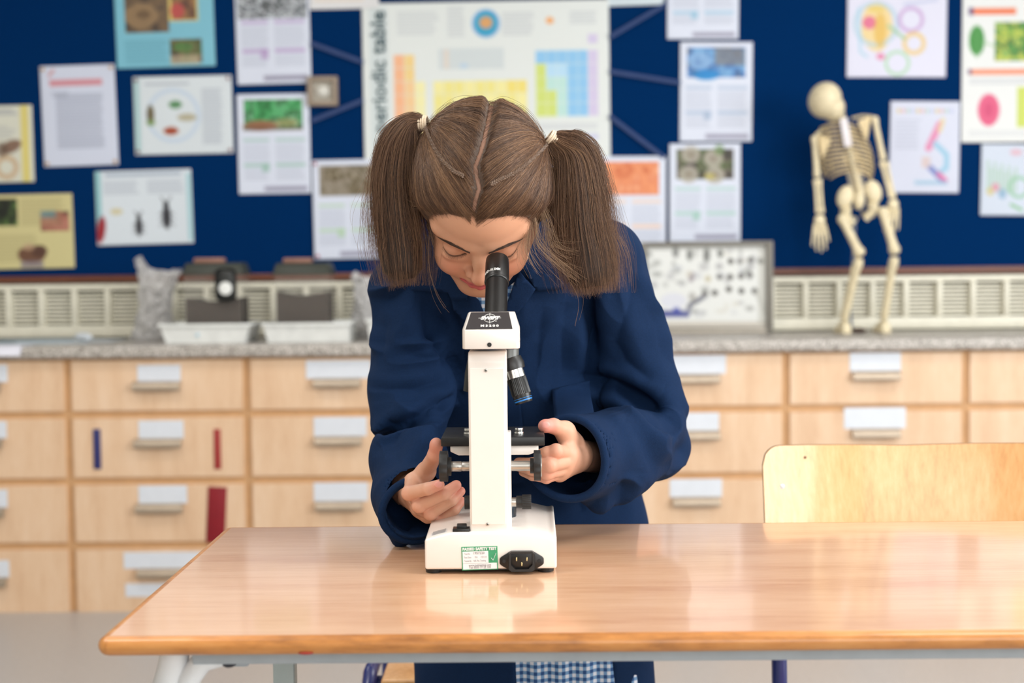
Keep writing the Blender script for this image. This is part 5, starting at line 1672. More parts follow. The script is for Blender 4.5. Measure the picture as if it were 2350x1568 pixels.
RH_f = [[(1306, 1040, 1.835), (1276, 1036, 1.806), (1256, 1039, 1.808), (1244, 1041, 1.812)],
        [(1304, 1058, 1.832), (1262, 1068, 1.800), (1222, 1065, 1.808), (1190, 1062, 1.822)],
        [(1296, 1076, 1.835), (1256, 1086, 1.808), (1218, 1078, 1.818), (1186, 1070, 1.832)],
        [(1284, 1088, 1.842), (1254, 1096, 1.824), (1222, 1092, 1.832), (1200, 1084, 1.840)]]
RH_r = [(.0095, .0090, .0080, .0068), (.0098, .0092, .0080, .0066), (.0092, .0086, .0074, .0062), (.0080, .0074, .0066, .0055)]
RT = [(1318, 1018, 1.860), (1297, 990, 1.838), (1270, 978, 1.822), (1252, 978, 1.815)]
def build_right(f):
    f.chain([U(1365, 1050, 1.945), U(1322, 1045, 1.872)], [.021, .0215], .01)
    for p in RH_f: f.cone(U(1318, 1046, 1.868), pu_(p[0]), .0180, .0110, .010)
    fingers(f, RH_f, RH_r)
    f.chain([pu_(p) for p in RT], [.0140, .0118, .0096, .0082], .004)
    f.ell(pu_(RT[3]), (.0095, .0080, .0082), .003)
    f.cone(pu_(RT[1]), pu_(RH_f[0][0]), .010, .010, .010)
    f.ell(U(1252, 975, 1.8075), (.0050, .0012, .0040), .0008)
RHV, RHQ = hand(U(1165, 1115, 1.76) - np.array([0, 0, .02]), U(1385, 945, 1.96) + np.array([.02, 0, .01]), build_right)
def hand_col(V, tips, nails):
    c = np.tile(lin((212, 162, 136)), (len(V), 1))
    for p, r, cc, a in tips:
        m = np.exp(-(np.linalg.norm(V - p, axis=1) / r) ** 2)[:, None] * a
        c = c * (1 - m) + lin(cc) * m
    for p, r in nails:
        d = (V - p) / np.array(r)
        m = (1 - sstep(np.linalg.norm(d, axis=1), .85, 1.1))[:, None] * .8
        c = c * (1 - m) + lin((232, 164, 156)) * m
    return c
tipc = (220, 132, 118)
LHC = hand_col(LHV, [(pu_(p[3]), .012, tipc, .6) for p in LH_f] + [(pu_(p[1]), .010, (220, 142, 120), .5) for p in LH_f] + [(pu_(LT[3]), .018, (206, 120, 108), .55)], [(U(1006, 1112, 1.757), (.0050, .006, .0042))])
RHC = hand_col(RHV, [(pu_(p[1]), .011, tipc, .4) for p in RH_f] + [(pu_(RT[3]), .014, (226, 128, 128), .75)], [(U(1252, 975, 1.807), (.0055, .006, .0042))])
# trunk, arms and legs under the clothes
bf = Field((-.36, 1.86, .0), (.32, 2.42, 1.24), .008)
px_ = lambda p, z, Y: np.array([U(p, 900, Y)[0], Y, z])
bf.chain([px_(1195, .70, 2.19), px_(1180, .85, 2.19), px_(1160, 1.00, 2.15), px_(1145, 1.10, 2.09)], [.105, .10, .10, .06], .03, sq=(1, 1.6, 1))
sh_l, el_l, wr_l = U(946, 690, 2.06), U(938, 985, 2.00), U(930, 1130, 1.925)
sh_r, el_r, wr_r = U(1385, 640, 2.10), U(1496, 1010, 2.07), U(1362, 1050, 1.94)
for a, m_, b, c in ((sh_l, U(944, 830, 2.055), el_l, wr_l), (sh_r, U(1450, 790, 2.11), el_r, wr_r)):
    bf.chain([px_(1150, 1.08, 2.11), a, m_, b, c], [.035, .024, .022, .018, .020], .01)
for s_ in (-1, 1):
    hx_ = float(px_(1195, .7, 2.2)[0])
    bf.chain([(hx_ + s_ * .075, 2.19, .68), (hx_ + s_ * .075, 2.19, .40), (hx_ + s_ * .078, 2.22, .07)], [.072, .047, .030], .01)
    bf.chain([(hx_ + s_ * .078, 2.22, .05), (hx_ + s_ * .080, 2.13, .035)], [.03, .026], .01)
BV, BQ = bf.nets(smooth=1)
# one body
parts_ = [(H2W(HV), HQ[:, ::-1], col), (LHV, LHQ, LHC), (RHV, RHQ, RHC), (BV, BQ, np.tile(lin((214, 160, 130)), (len(BV), 1)))]
off, VV, QQ, CC = 0, [], [], []
for v, q, c in parts_:
    VV.append(v); QQ.append(q + off); CC.append(c); off += len(v)
body = np_mesh('body', np.concatenate(VV), np.concatenate(QQ), SKIN, girl, col=np.concatenate(CC))

# eye at the eyepiece, lashes and brows
def hairmat(name, c0, c1, c2, rough=.38):
    m = bpy.data.materials.new(name)
    m.use_nodes = True
    nt = m.node_tree
    b = nt.nodes['Principled BSDF']
    hi = nt.nodes.new('ShaderNodeAttribute')
    hi.attribute_name = 'tint'
    r = nt.nodes.new('ShaderNodeValToRGB')
    e = r.color_ramp.elements
    e[0].position, e[0].color = 0.0, rgba(c0)
    e[1].position, e[1].color = 1.0, rgba(c2)
    x_ = e.new(.55); x_.color = rgba(c1)
    nt.links.new(hi.outputs['Fac'], r.inputs['Fac'])
    nt.links.new(r.outputs['Color'], b.inputs['Base Color'])
    b.inputs['Roughness'].default_value = rough
    b.inputs['Specular IOR Level'].default_value = .45
    return m
HAIR = hairmat('brown_hair', (62, 42, 31), (104, 75, 55), (156, 119, 87), .44)
WISP = hairmat('light_brown_hair', (110, 86, 66), (140, 112, 86), (170, 140, 110), .5)
LASH = hairmat('dark_brown_hair', (58, 42, 36), (78, 58, 48), (100, 78, 64), .6)
CAPM = M('hair_base', (84, 66, 54), .65, vary=.3, scale=420)

def strands(name, P, rad, mat_, parent, tip=.35, clump=None, root=1.0):
    """P (n, k, 3): n hairs of k points"""
    n, k, _ = P.shape
    cu = bpy.data.hair_curves.new(name)
    cu.add_curves([k] * n)
    cu.points.foreach_set('position', np.ascontiguousarray(P, np.float32).ravel())
    r = (np.linspace(1, tip, k) * np.where(np.arange(k) < 4, np.linspace(root, 1, k)[np.minimum(np.arange(k) * (k - 1) // 4, k - 1)], 1))[None] * np.ones((n, 1)) * (rad if np.isscalar(rad) else np.asarray(rad)[:, None])
    cu.points.foreach_set('radius', r.astype(np.float32).ravel())
    g_ = np.random.default_rng(n)
    q = P[:, k // 3] if clump is None else P[:, 0] * 0 + clump
    tn = np.clip(.5 + .34 * vnoise(q, .0075, 8) + .30 * vnoise(q, .0030, 9) + .16 * g_.normal(size=n), 0, 1)
    at = cu.attributes.new('tint', 'FLOAT', 'CURVE')
    at.data.foreach_set('value', tn.astype(np.float32))
    cu.materials.append(mat_)
    o = bpy.data.objects.new(name, cu)
    C.objects.link(o)
    tag(o, kind='stuff')
    return adopt(o, parent)

def to_surface(P, lift, F):
    """pull local points onto the iso-surface F = lift along rays from inside the head"""
    c0 = np.array([0, -.008, .012])
    d = P - c0
    d = d / np.linalg.norm(d, axis=-1, keepdims=True)
    R = np.full(P.shape[:-1], .125)
    for _ in range(14):
        R = R - (hf.sample(c0 + d * R[..., None], F) - lift) * .85
        R = np.clip(R, .02, .13)
    return c0 + d * R[..., None]

def brow_pts(s_):
    return [(s_ * .0115, .0, .0015), (s_ * .022, .0, .0060), (s_ * .034, .0, .0085), (s_ * .047, .0, .0045)]
def on_face(a, c, F=None):
    """front surface of the face at local (x, z)"""
    a, c = np.asarray(a, float), np.asarray(c, float)
    yy = np.full(a.shape, .112)
    for _ in range(30):
        yy = yy - hf.sample(np.stack([a, yy, c], -1)) * .7
    return np.stack([a, yy, c], -1)
for s_ in (-1, 1):
    g = np.random.default_rng(60 + s_)
    n = 520
    t = g.random(n)
    bx = np.interp(t, [0, .33, .66, 1], [s_ * .011, s_ * .022, s_ * .034, s_ * .047])
    bz = np.interp(t, [0, .33, .66, 1], [.0005, .0050, .0078, .0040])
    wdt = np.interp(t, [0, .25, .7, 1], [.0030, .0036, .0026, .0010])
    bz = bz + (g.random(n) - .5) * 2 * wdt
    P = []
    for k in np.linspace(0, 1, 4):
        P.append(on_face(bx + s_ * .0075 * k, bz + (.0020 - t * .0035) * k - .0006 * k))
    P = np.stack(P, 1)
    P[..., 1] += np.linspace(.0002, .0010, 4)[None]
    strands('eyebrow', H2W(P), .00017, LASH, girl)
    n = 46
    t = np.linspace(0, 1, n)
    la = np.array(lid_line)
    lx = np.interp(t, np.linspace(0, 1, 5), la[:, 0]); lz = np.interp(t, np.linspace(0, 1, 5), la[:, 2])
    P0 = on_face(s_ * lx, lz + .0006)
    P0[:, 1] += .0002
    L_ = .0052 * (.6 + .4 * np.sin(t * 3.1)) * (.8 + .4 * g.random(n))
    P = np.stack([P0 + np.stack([s_ * (t - .4) * L_ * k * .9, L_ * k * .75, -L_ * (k - .45 * k * k)], -1) for k in np.linspace(0, 1, 5)], 1)
    strands('eyelashes', H2W(P), .00017, LASH, girl)
# ------------------------------------------------------------------ hair
hair = np_mesh('hair', H2W(CV), CQ[:, ::-1], CAPM, girl)
T_loc = {-1: W2H(U(972, 286, 1.842)), 1: W2H(U(1268, 318, 1.842))}
for s_ in T_loc: T_loc[s_] = to_surface(T_loc[s_][None], .004, HF)[0]
K = 14
allP, allR = [], []
for s_ in (-1, 1):
    g = np.random.default_rng(90 + s_)
    # roots along the parting, along the hairline and all over the side
    n1, n2, n3 = 2600, 2400, 9000
    ang = g.random(n1) * 2.6 + .45
    r1 = np.stack([np.zeros(n1), np.cos(ang), np.sin(ang)], -1) * .1
    r1[:, 0] = part_x(r1[:, 1], r1[:, 2]) + s_ * (.0020 + .0030 * g.random(n1))
    th_ = g.random(n2)
    hx_ = s_ * np.interp(th_, [0, .35, .65, 1], [.001, .035, .060, .071])
    hy_ = np.interp(th_, [0, .35, .65, 1], [.080, .069, .046, .008])
    hz_ = np.interp(th_, [0, .35, .65, 1], [.058, .054, .026, -.040]) + .002 + .007 * (g.random(n2) - .35)
    r2 = np.stack([hx_, hy_, hz_], -1)
    r3 = g.normal(size=(n3 * 4, 3)); r3 /= np.linalg.norm(r3, axis=1, keepdims=True)
    r3[:, 0] = s_ * np.abs(r3[:, 0]); r3 = r3 * .1 + [0, -.008, .012]
    R0 = np.concatenate([r1, r2, r3])
    R0 = to_surface(R0, 0.0, HF)
    ok = (np.abs(R0[:, 0] - part_x(R0[:, 1], R0[:, 2])) > .0016) & (hair_q(R0) > .0012 - .006 * g.random(len(R0)) ** 2) & (R0[:, 2] > -.075)
    R0 = R0[ok]
    if len(R0) > n1 + n2 + n3: R0 = R0[:n1 + n2 + n3]
    n = len(R0)
    T = T_loc[s_] + g.normal(size=(n, 3)) * .0028
    t = np.linspace(0, 1, K)[None, :, None]
    # sag the path towards the way the comb went: leave the root sideways, swing to the bunch
    mid = (R0 + T) / 2
    bend = np.zeros((n, 3)); bend[:, 2] = .010; bend[:, 1] = -.004
    P = R0[:, None] * (1 - t) + T[:, None] * t + bend[:, None] * (4 * t * (1 - t)) * (.4 + .6 * g.random((n, 1, 1)))
    wob = g.normal(size=(n, 1, 3)) * .0012 * np.sin(np.linspace(0, 3.1, K))[None, :, None] + g.normal(size=(n, 1, 3)) * .0007 * np.sin(np.linspace(0, 9, K))[None, :, None]
    P = P + wob
    lift = (.0002 + .0022 * g.random((n, 1)) ** 2 + .0010 * vnoise(R0, .006, 4)[:, None].clip(0)) * np.ones((n, K))
    P0_ = to_surface(P[:, :2], 0.0003, hf.F)
    P = to_surface(P, lift, HF)
    P[:, 0] = P0_[:, 0]
    allP.append(P); allR.append(.00013 + .00017 * g.random(n))
    # flyaways
    m = 150
    q = g.integers(0, n, m)
    Pf = P[q] + (g.normal(size=(m, 1, 3)) * .010 * np.sin(np.linspace(0, 2.6, K))[None, :, None] + g.normal(size=(m, 1, 3)) * .004 * np.sin(np.linspace(0, 7, K))[None, :, None])
    Pf = to_surface(Pf, (.002 + .007 * g.random((m, 1)) ** 2 * np.sin(np.linspace(0, 3.1, K))[None]), HF)
    allP.append(Pf); allR.append(np.full(m, .00014))
HP = np.concatenate(allP)
strands('hair_strands', H2W(HP), np.concatenate(allR), HAIR, hair, tip=.8, root=.25)

# braids along each side of the parting, running to the bunches
def head_hit(px, py, F, lift):
    o = CAM; d = U(px, py, 1.0) - CAM; d = d / np.linalg.norm(d)
    t = 1.55
    for _ in range(60):
        p = W2H(o + d * t)
        if np.any(np.abs(p) > .125): t += .004; continue
        t += (float(hf.sample(p[None], F)[0]) - lift) * HS * .8
    return W2H(o + d * t)
for s_, path in ((-1, [(1064, 404), (1042, 394), (1020, 374), (1000, 345), (985, 315), (976, 292)]), (1, [(1126, 424), (1148, 412), (1180, 398), (1212, 374), (1242, 346), (1262, 324)])):
    loc_ = np.array([head_hit(a, b, HF, .0026) for a, b in path])
    tt = np.linspace(0, 1, 90)
    cum = np.concatenate([[0], np.cumsum(np.linalg.norm(np.diff(loc_, axis=0), axis=1))]); cum /= cum[-1]
    cen = np.stack([np.interp(tt, cum, loc_[:, i]) for i in range(3)], -1)
    for _ in range(4): cen[1:-1] = (cen[:-2] + cen[2:]) / 4 + cen[1:-1] / 2
    W = H2W(cen)
    tg = np.gradient(W, axis=0); tg /= np.linalg.norm(tg, axis=1, keepdims=True)
    nrm_ = W - H2W([[0, 0, .01]])
    nrm_ -= (nrm_ * tg).sum(1, keepdims=True) * tg; nrm_ /= np.linalg.norm(nrm_, axis=1, keepdims=True)
    lat = np.cross(tg, nrm_)
    length = np.linalg.norm(np.diff(W, axis=0), axis=1).sum()
    cyc = length / .0090
    bb = B()
    for k in range(3):
        ph = tt * cyc * 2 * math.pi + k * 2 * math.pi / 3
        pos = W + lat * (np.sin(ph) * .0019)[:, None] + nrm_ * (.0004 + np.sin(2 * ph) * .0008)[:, None]
        bb.tube([Vector(p) for p in pos], list(.00135 * (1 - .25 * tt)), 7)
    bb.build('braid', M('braid_hair', (104, 82, 66), .5, vary=.3, scale=500), girl)

# bunches
def guide(pts, t):
    pts = np.array(pts, float)
    n = len(pts)
    # Catmull-Rom through the guide points
    u = np.clip(np.asarray(t), 0, 1) * (n - 1)
    i = np.clip(u.astype(int), 0, n - 2); f = (u - i)[..., None]
    p0, p1, p2, p3 = pts[np.clip(i - 1, 0, n - 1)], pts[i], pts[i + 1], pts[np.clip(i + 2, 0, n - 1)]
    return .5 * (2 * p1 + (p2 - p0) * f + (2 * p0 - 5 * p1 + 4 * p2 - p3) * f * f + (3 * p1 - p0 - 3 * p2 + p3) * f ** 3)
BUN = {-1: dict(c=[(976, 284), (944, 286), (918, 330), (906, 410), (911, 500), (919, 572), (926, 655)], hw=[9, 22, 46, 51, 58, 61, 50], Y=[1.842, 1.845, 1.850, 1.858, 1.866, 1.872, 1.876], dh=[.006, .014, .022, .030, .034, .034, .030]),
       1: dict(c=[(1264, 316), (1288, 334), (1320, 362), (1332, 436), (1339, 520), (1350, 590), (1362, 672)], hw=[10, 32, 50, 60, 66, 69, 62], Y=[1.842, 1.845, 1.850, 1.858, 1.866, 1.872, 1.876], dh=[.006, .014, .024, .034, .038, .038, .034])}
for s_, d in BUN.items():
    cw = np.array([U(a, b, Y) for (a, b), Y in zip(d['c'], d['Y'])])
    hw = np.array(d['hw']) * 1.86 / FPX
    dh = np.array(d['dh'])
    kn = np.linspace(0, 1, len(cw))
    # core
    tt = np.linspace(0, .96, 26)
    cen = guide(cw, tt)
    tg = np.gradient(cen, axis=0); tg /= np.linalg.norm(tg, axis=1, keepdims=True)
    lat = np.stack([tg[:, 2], 0 * tg[:, 0], -tg[:, 0]], -1); lat /= np.linalg.norm(lat, axis=1, keepdims=True)
    na = 28
    aa = np.linspace(0, 2 * math.pi, na, endpoint=False)
    w_, h_ = np.interp(tt, kn, hw) * .84, np.interp(tt, kn, dh) * .84
    w_[-1] *= .6; h_[-1] *= .6
    ring = cen[:, None] + lat[:, None] * (np.cos(aa)[None] * w_[:, None])[..., None] + np.array([0, 1, 0])[None, None] * (np.sin(aa)[None] * h_[:, None])[..., None]
    V = np.concatenate([ring.reshape(-1, 3), cen[:1], cen[-1:]])
    ix_ = np.arange(26 * na).reshape(26, na)
    q = np.stack([ix_[:-1], np.roll(ix_[:-1], -1, 1), np.roll(ix_[1:], -1, 1), ix_[1:]], -1).reshape(-1, 4)
    e0_, e1_ = len(V) - 2, len(V) - 1
    cap0 = np.stack([ix_[0], np.roll(ix_[0], -1), np.full(na, e0_), np.full(na, e0_)], -1)
    bn = np_mesh('hair_bunch', V, q, M('bunch_base', (34, 22, 16), .6, vary=.3, scale=200), girl)
    g = np.random.default_rng(300 + s_)
    n, k = 8500, 18
    nl = 95
    lk = g.integers(0, nl, n)
    a = g.random(n) * 2 * math.pi
    rr_ = np.sqrt(g.random(n)) ** .55
    ux_ = -np.cos(a) * rr_ * s_          # +1 on the outer side
    end = 1.0 - .10 * g.random(n) ** 1.5 - .24 * g.random(n) ** 3 + (g.normal(size=nl) * .035)[lk] - (np.where(ux_ > .1, .16, .24) * np.clip(np.abs(ux_ - .1) - .1, 0, 1) ** 1.4 if s_ < 0 else .10 * np.clip(-ux_, 0, 1) ** 1.5)
    t = np.linspace(0, 1, k)[None] * end[:, None]
    tcl = np.clip(t, 0, 1)
    cen = guide(cw, tcl)
    over = np.clip(t - 1, 0, 1)
    cen[..., 2] -= over * .10
    lx_ = np.interp(tcl, kn, hw); ly_ = np.interp(tcl, kn, dh)
    dt = .01
    t1, t2 = guide(cw, np.clip(tcl - dt, 0, 1)), guide(cw, np.clip(tcl + dt, 0, 1))
    tg = t2 - t1; tg /= np.linalg.norm(tg, axis=-1, keepdims=True)
    lat = np.stack([tg[..., 2], 0 * tg[..., 0], -tg[..., 0]], -1); lat /= np.linalg.norm(lat, axis=-1, keepdims=True)
    # locks: hairs gather into clumps that twist a little
    la_, lr_ = g.random(nl) * 2 * math.pi, np.sqrt(g.random(nl)) ** .55
    cl_ = sstep(t, .05, .8) * .62
    ca, sa = np.cos(a) * rr_, np.sin(a) * rr_
    u = ca[:, None] * (1 - cl_) + (np.cos(la_) * lr_)[lk][:, None] * cl_
    v = sa[:, None] * (1 - cl_) + (np.sin(la_) * lr_)[lk][:, None] * cl_
    u = u + (g.normal(size=nl)[lk] * .26)[:, None] * np.sin(t * 4 + (g.random(nl) * 6)[lk][:, None]) + g.normal(size=(n, 1)) * .07 * np.sin(t * 9 + g.random((n, 1)) * 6)
    P = cen + lat * (u * lx_)[..., None] + np.array([0, 1.0, 0]) * (v * ly_)[..., None]
    ck = np.stack([la_[lk] * .02, lr_[lk] * .03, lk * .001], -1) + g.normal(size=(n, 3)) * .0012
    strands('hair_strands', P, .00013 + .00018 * g.random(n), HAIR, bn, tip=.25, clump=ck)
    # stray outer hairs
    n = 420
    a = g.random(n) * 2 * math.pi
    t = np.linspace(0, 1, k)[None] * (.75 + .35 * g.random((n, 1)))
    tcl = np.clip(t, 0, 1)
    cen = guide(cw, tcl); lx_ = np.interp(tcl, kn, hw); ly_ = np.interp(tcl, kn, dh)
    sp_ = 1 + sstep(t, .1, .9) * (g.random((n, 1)) ** 2 * .75 - .05) + .10 * np.sin(t * 7 + g.random((n, 1)) * 6)
    P = cen + np.array([1.0, 0, 0]) * (np.cos(a)[:, None] * lx_ * sp_)[..., None] + np.array([0, 1.0, 0]) * (np.sin(a)[:, None] * ly_ * sp_)[..., None]
    strands('stray_hairs', P, .00013, HAIR, bn, tip=.5)
    # cord tie wound three times
    tb_ = B()
    c_, dirn = Vector(guide(cw, np.array([.035]))[0]), Vector(cw[1] - cw[0]).normalized()
    uu = dirn.orthogonal().normalized(); vv = dirn.cross(uu)
    for w in range(4):
        pts = [c_ + dirn * (.0030 * (w - 1.5)) + (uu * math.cos(q_) + vv * math.sin(q_)) * (.0088 + .0006 * (w % 2)) for q_ in np.linspace(0, 2 * math.pi, 30)]
        tb_.tube(pts, .0016, 8)
    tb_.build('hair_tie', M('cream_cord', (226, 206, 180), .7, vary=.15, scale=900), bn)

# loose wisps by the temples
g = np.random.default_rng(77)
W_ = []
def wisp(pts, n, spread):
    pw_ = np.array([U(*p) for p in pts])
    for _ in range(n):
        t = np.linspace(0, .75 + .3 * g.random(), 14)
        q = guide(pw_, t)
        q = q + g.normal(size=3) * spread * np.linspace(.15, 1, 14)[:, None] ** 1.2 + g.normal(size=3) * .0016 * np.sin(np.linspace(0, 6, 14))[:, None]
        W_.append(q)
wisp([(1180, 455, 1.815), (1225, 500, 1.815), (1236, 560, 1.82), (1290, 610, 1.83), (1330, 640, 1.84)], 40, .008)
wisp([(1195, 470, 1.815), (1212, 520, 1.815), (1208, 580, 1.815), (1235, 630, 1.82)], 34, .006)
wisp([(1225, 440, 1.82), (1252, 510, 1.83), (1268, 570, 1.83), (1320, 590, 1.835)], 55, .010)
wisp([(1215, 470, 1.82), (1240, 540, 1.825), (1280, 600, 1.83), (1330, 680, 1.85), (1322, 745, 1.86)], 3, .004)
wisp([(1000, 465, 1.825), (970, 470, 1.83), (945, 465, 1.84), (925, 440, 1.85)], 18, .006)
wisp([(985, 540, 1.85), (985, 620, 1.86), (1000, 680, 1.87), (1030, 725, 1.88)], 4, .003)
wisp([(900, 310, 1.85), (862, 400, 1.85), (832, 470, 1.85), (836, 520, 1.86), (868, 580, 1.87)], 14, .008)
wisp([(1040, 400, 1.77), (1042, 440, 1.78), (1062, 478, 1.80)], 30, .006)
strands('loose_wisps', np.array(W_), .00014, WISP, hair, tip=.6)

# ------------------------------------------------------------------ coat
COAT = M('navy_drill', (17, 39, 71), .85, vary=.10, scale=400, bump=.35, bscale=1300, spec=.12)
cf = Field((-.34, 1.76, .40), (.33, 2.40, 1.25), .0037)
sq = (1, 1.45, 1)
cf.chain([px_(1222, .36, 2.19), px_(1212, .70, 2.195), px_(1172, .98, 2.145), px_(1150, 1.11, 2.06)], [.193, .178, .170, .115], .04, sq=(1, 1.7, 1))
cf.chain([U(930, 662, 2.055), px_(1150, 1.13, 2.08), U(1385, 592, 2.085)], [.052, .075, .056], .03)          # shoulder yoke
cf.chain([U(1385, 590, 2.085), U(1446, 780, 2.10), U(1484, 950, 2.085), U(1500, 1022, 2.06)], [.055, .056, .056, .050], .010)
cf.chain([U(1500, 1022, 2.06), U(1425, 1034, 1.985), U(1338, 1050, 1.905)], [.050, .060, .058], .012)
cf.cone(U(1338, 1050, 1.905), U(1318, 1052, 1.872), .058, .058, .004)
cf.cone(U(1400, 1090, 1.96), U(1372, 1140, 1.93), .045, .020, .02)
cf.cone(U(1490, 1010, 2.06), U(1544, 1028, 2.06), .042, .021, .02)
cf.chain([U(930, 662, 2.055), U(944, 800, 2.05), U(946, 900, 2.035), U(938, 985, 2.00)], [.050, .058, .061, .052], .010)
cf.chain([U(938, 985, 2.00), U(938, 1060, 1.95), U(942, 1130, 1.89)], [.050, .054, .050], .010)
cf.cone(U(942, 1130, 1.89), U(946, 1160, 1.862), .050, .047, .006)
cf.cone(U(918, 1150, 1.90), U(917, 1240, 1.868), .034, .010, .02)
# deep creases where the sleeves bend
cf.chain([U(862, 1014, 2.00), U(905, 984, 1.944), U(960, 950, 1.944), U(1045, 912, 1.975)], [.009, .010, .010, .006], .016, 'sub')
cf.chain([U(1350, 870, 2.030), U(1420, 888, 2.032), U(1505, 936, 2.035)], [.009, .012, .006], .016, 'sub')
# cuffs are open: hollow them
cf.cone(U(1350, 1050, 1.915), U(1250, 1056, 1.770), .0500, .0510, .004, 'sub')
cf.cone(U(940, 1122, 1.900), U(985, 1225, 1.74), .0395, .0405, .004, 'sub')
cf.cone(U(926, 1160, 1.893), U(924, 1225, 1.858), .026, .006, .004, 'sub')
# front opening below the table, where the checked dress shows
a_, b_ = px_(1178, .5, 2.10), px_(1400, .5, 2.10)
cf.box(((a_[0] + b_[0]) / 2, 2.04, .45), ((b_[0] - a_[0]) / 2, .095, .20), .010, 'sub')
KV, KQ = cf.nets(smooth=2)
KV, KQ = refine(KV, KQ)
KV = relax(KV, KQ, 2)
KN = vnormals(KV, KQ)
# folds: lines on the cloth (plan of the front), width and height of each
def fx(p):
    q = U(p[0], p[1], 2.0)
    return (q[0], q[2])
FOLDS = [  # (line, width m, height m, kind)  r = ridge, v = valley, s = step (raised on the left of travel)
    ([(1362, 650), (1366, 760), (1360, 890)], .007, -.012, 'v'),
    ([(1385, 640), (1392, 760), (1388, 870)], .012, .004, 'r'),
    ([(1352, 872), (1400, 880), (1462, 912), (1520, 942)], .010, -.016, 'v'),
    ([(1375, 850), (1440, 880), (1525, 905)], .012, .006, 'r'),
    ([(1380, 905), (1430, 935), (1480, 985), (1530, 1010)], .013, .009, 'r'),
    ([(1440, 935), (1495, 972), (1540, 1008)], .009, -.012, 'v'),
    ([(1340, 910), (1385, 925), (1420, 960)], .010, .005, 'r'),
    ([(1470, 625), (1440, 720), (1418, 790)], .010, -.004, 'v'),
    ([(1500, 690), (1510, 800), (1540, 900)], .014, .003, 'r'),
    ([(1415, 780), (1440, 830), (1500, 880)], .012, -.005, 'v'),
    ([(1370, 1020), (1382, 1070), (1358, 1130), (1300, 1165)], .003, -.0018, 'v'),
    ([(1345, 985), (1362, 1050), (1350, 1110), (1300, 1140)], .006, .003, 'r'),
    ([(1400, 1030), (1420, 1090), (1400, 1160)], .010, -.004, 'v'),
    ([(1455, 1060), (1440, 1110), (1400, 1150)], .012, .004, 'r'),
    ([(1330, 960), (1352, 1000), (1368, 1040)], .006, -.004, 'v'),
    # left sleeve
    ([(880, 1006), (915, 982), (955, 950), (1010, 925), (1052, 908)], .009, -.013, 'v'),
    ([(905, 965), (950, 935), (1005, 905), (1050, 893)], .012, .008, 'r'),
    ([(985, 935), (1015, 945), (1050, 930)], .006, .005, 'r'),
    ([(855, 890), (900, 893), (960, 886), (1036, 868)], .007, -.004, 'v'),
    ([(858, 870), (920, 872), (1000, 858)], .010, .003, 'r'),
    ([(965, 690), (990, 760), (1022, 820), (1055, 858)], .009, -.011, 'v'),
    ([(930, 700), (960, 780), (1000, 830)], .014, .004, 'r'),
    ([(890, 720), (880, 800), (890, 850)], .012, -.003, 'v'),
    ([(985, 1010), (950, 1040), (905, 1075)], .014, -.004, 'v'),
    ([(1005, 960), (970, 1010), (930, 1030)], .012, .004, 'r'),
    ([(870, 1100), (890, 1150), (900, 1210)], .008, .003, 'r'),
    ([(862, 1060), (880, 1100), (886, 1150)], .008, -.003, 'v'),
    # chest
    ([(1030, 700), (1050, 780), (1062, 860)], .010, -.008, 'v'),
    ([(1005, 700), (1030, 770), (1045, 830)], .010, .005, 'r'),
    ([(1300, 690), (1290, 780), (1298, 870)], .014, -.004, 'v'),
    ([(1330, 680), (1328, 780), (1330, 860)], .012, .004, 'r'),
    ([(1245, 700), (1238, 800), (1235, 900)], .012, -.003, 'v'),
    ([(1440, 1120), (1430, 1160), (1436, 1200)], .010, -.004, 'v'),
    ([(1330, 1175), (1345, 1200)], .010, -.003, 'v'),
    ([(1060, 1540), (1062, 1500)], .010, -.003, 'v'), ([(1455, 1500), (1465, 1580)], .010, -.0025, 'v'), ([(1480, 1500), (1492, 1580)], .008, .004, 'r'),
]
P2 = KV[:, [0, 2]]
front = sstep(-KN[:, 1], .0, .5)
disp = np.zeros(len(KV))
for line, wd, amp, kind in FOLDS:
    dd, side_, run_ = poly_dist(P2, [fx(p) for p in line])
    prof_ = 1.5 * (np.exp(-(dd / wd) ** 2) if kind == 'r' else np.exp(-1.15 * np.sqrt((dd / wd) ** 2 + .04) + .2)) * np.sin(np.clip(run_, .02, .98) * math.pi) ** .5
    disp += amp * prof_
# crumples across the sleeves: creases run round the arm, not along it
def crumple(ax_, la_, lw_, seed):
    c_, s__ = math.cos(ax_), math.sin(ax_)
    q = np.stack([(KV[:, 0] * c_ + KV[:, 2] * s__) / lw_, (-KV[:, 0] * s__ + KV[:, 2] * c_) / la_, KV[:, 1] / .09], -1)
    q = q + .35 * np.stack([vnoise(KV, .05, seed + 1), vnoise(KV, .05, seed + 2), 0 * KV[:, 0]], -1)
    return 1 - 2.2 * np.abs(vnoise(q, 1.0, seed))
xz = KV[:, [0, 2]]
def near(a, b, r):
    return 1 - sstep(poly_dist(xz, [fx(a), fx(b)])[0], r * .55, r)
disp += .0085 * near((930, 720), (930, 1110), .075) * crumple(math.radians(12), .030, .10, 21)
disp += .0080 * near((1450, 720), (1495, 960), .075) * crumple(math.radians(-62), .034, .12, 31)
disp += .0085 * near((1500, 1010), (1390, 1060), .075) * crumple(math.radians(-28), .030, .10, 41)
disp += .0045 * near((1250, 720), (1230, 1150), .11) * crumple(math.radians(84), .034, .14, 51)
disp += .0030 * vnoise(KV, .055, 5) + .0012 * vnoise(KV, .026, 6)
cuffmask = np.minimum(sstep(np.linalg.norm(KV - U(1318, 1052, 1.872), axis=1), .060, .085), sstep(np.linalg.norm(KV - U(944, 1175, 1.862), axis=1), .055, .075))
disp *= cuffmask
KV = KV + KN * (disp * front + (1 - front) * .003 * cuffmask * vnoise(KV, .06, 7))[:, None]
KV = relax(KV, KQ, 1)
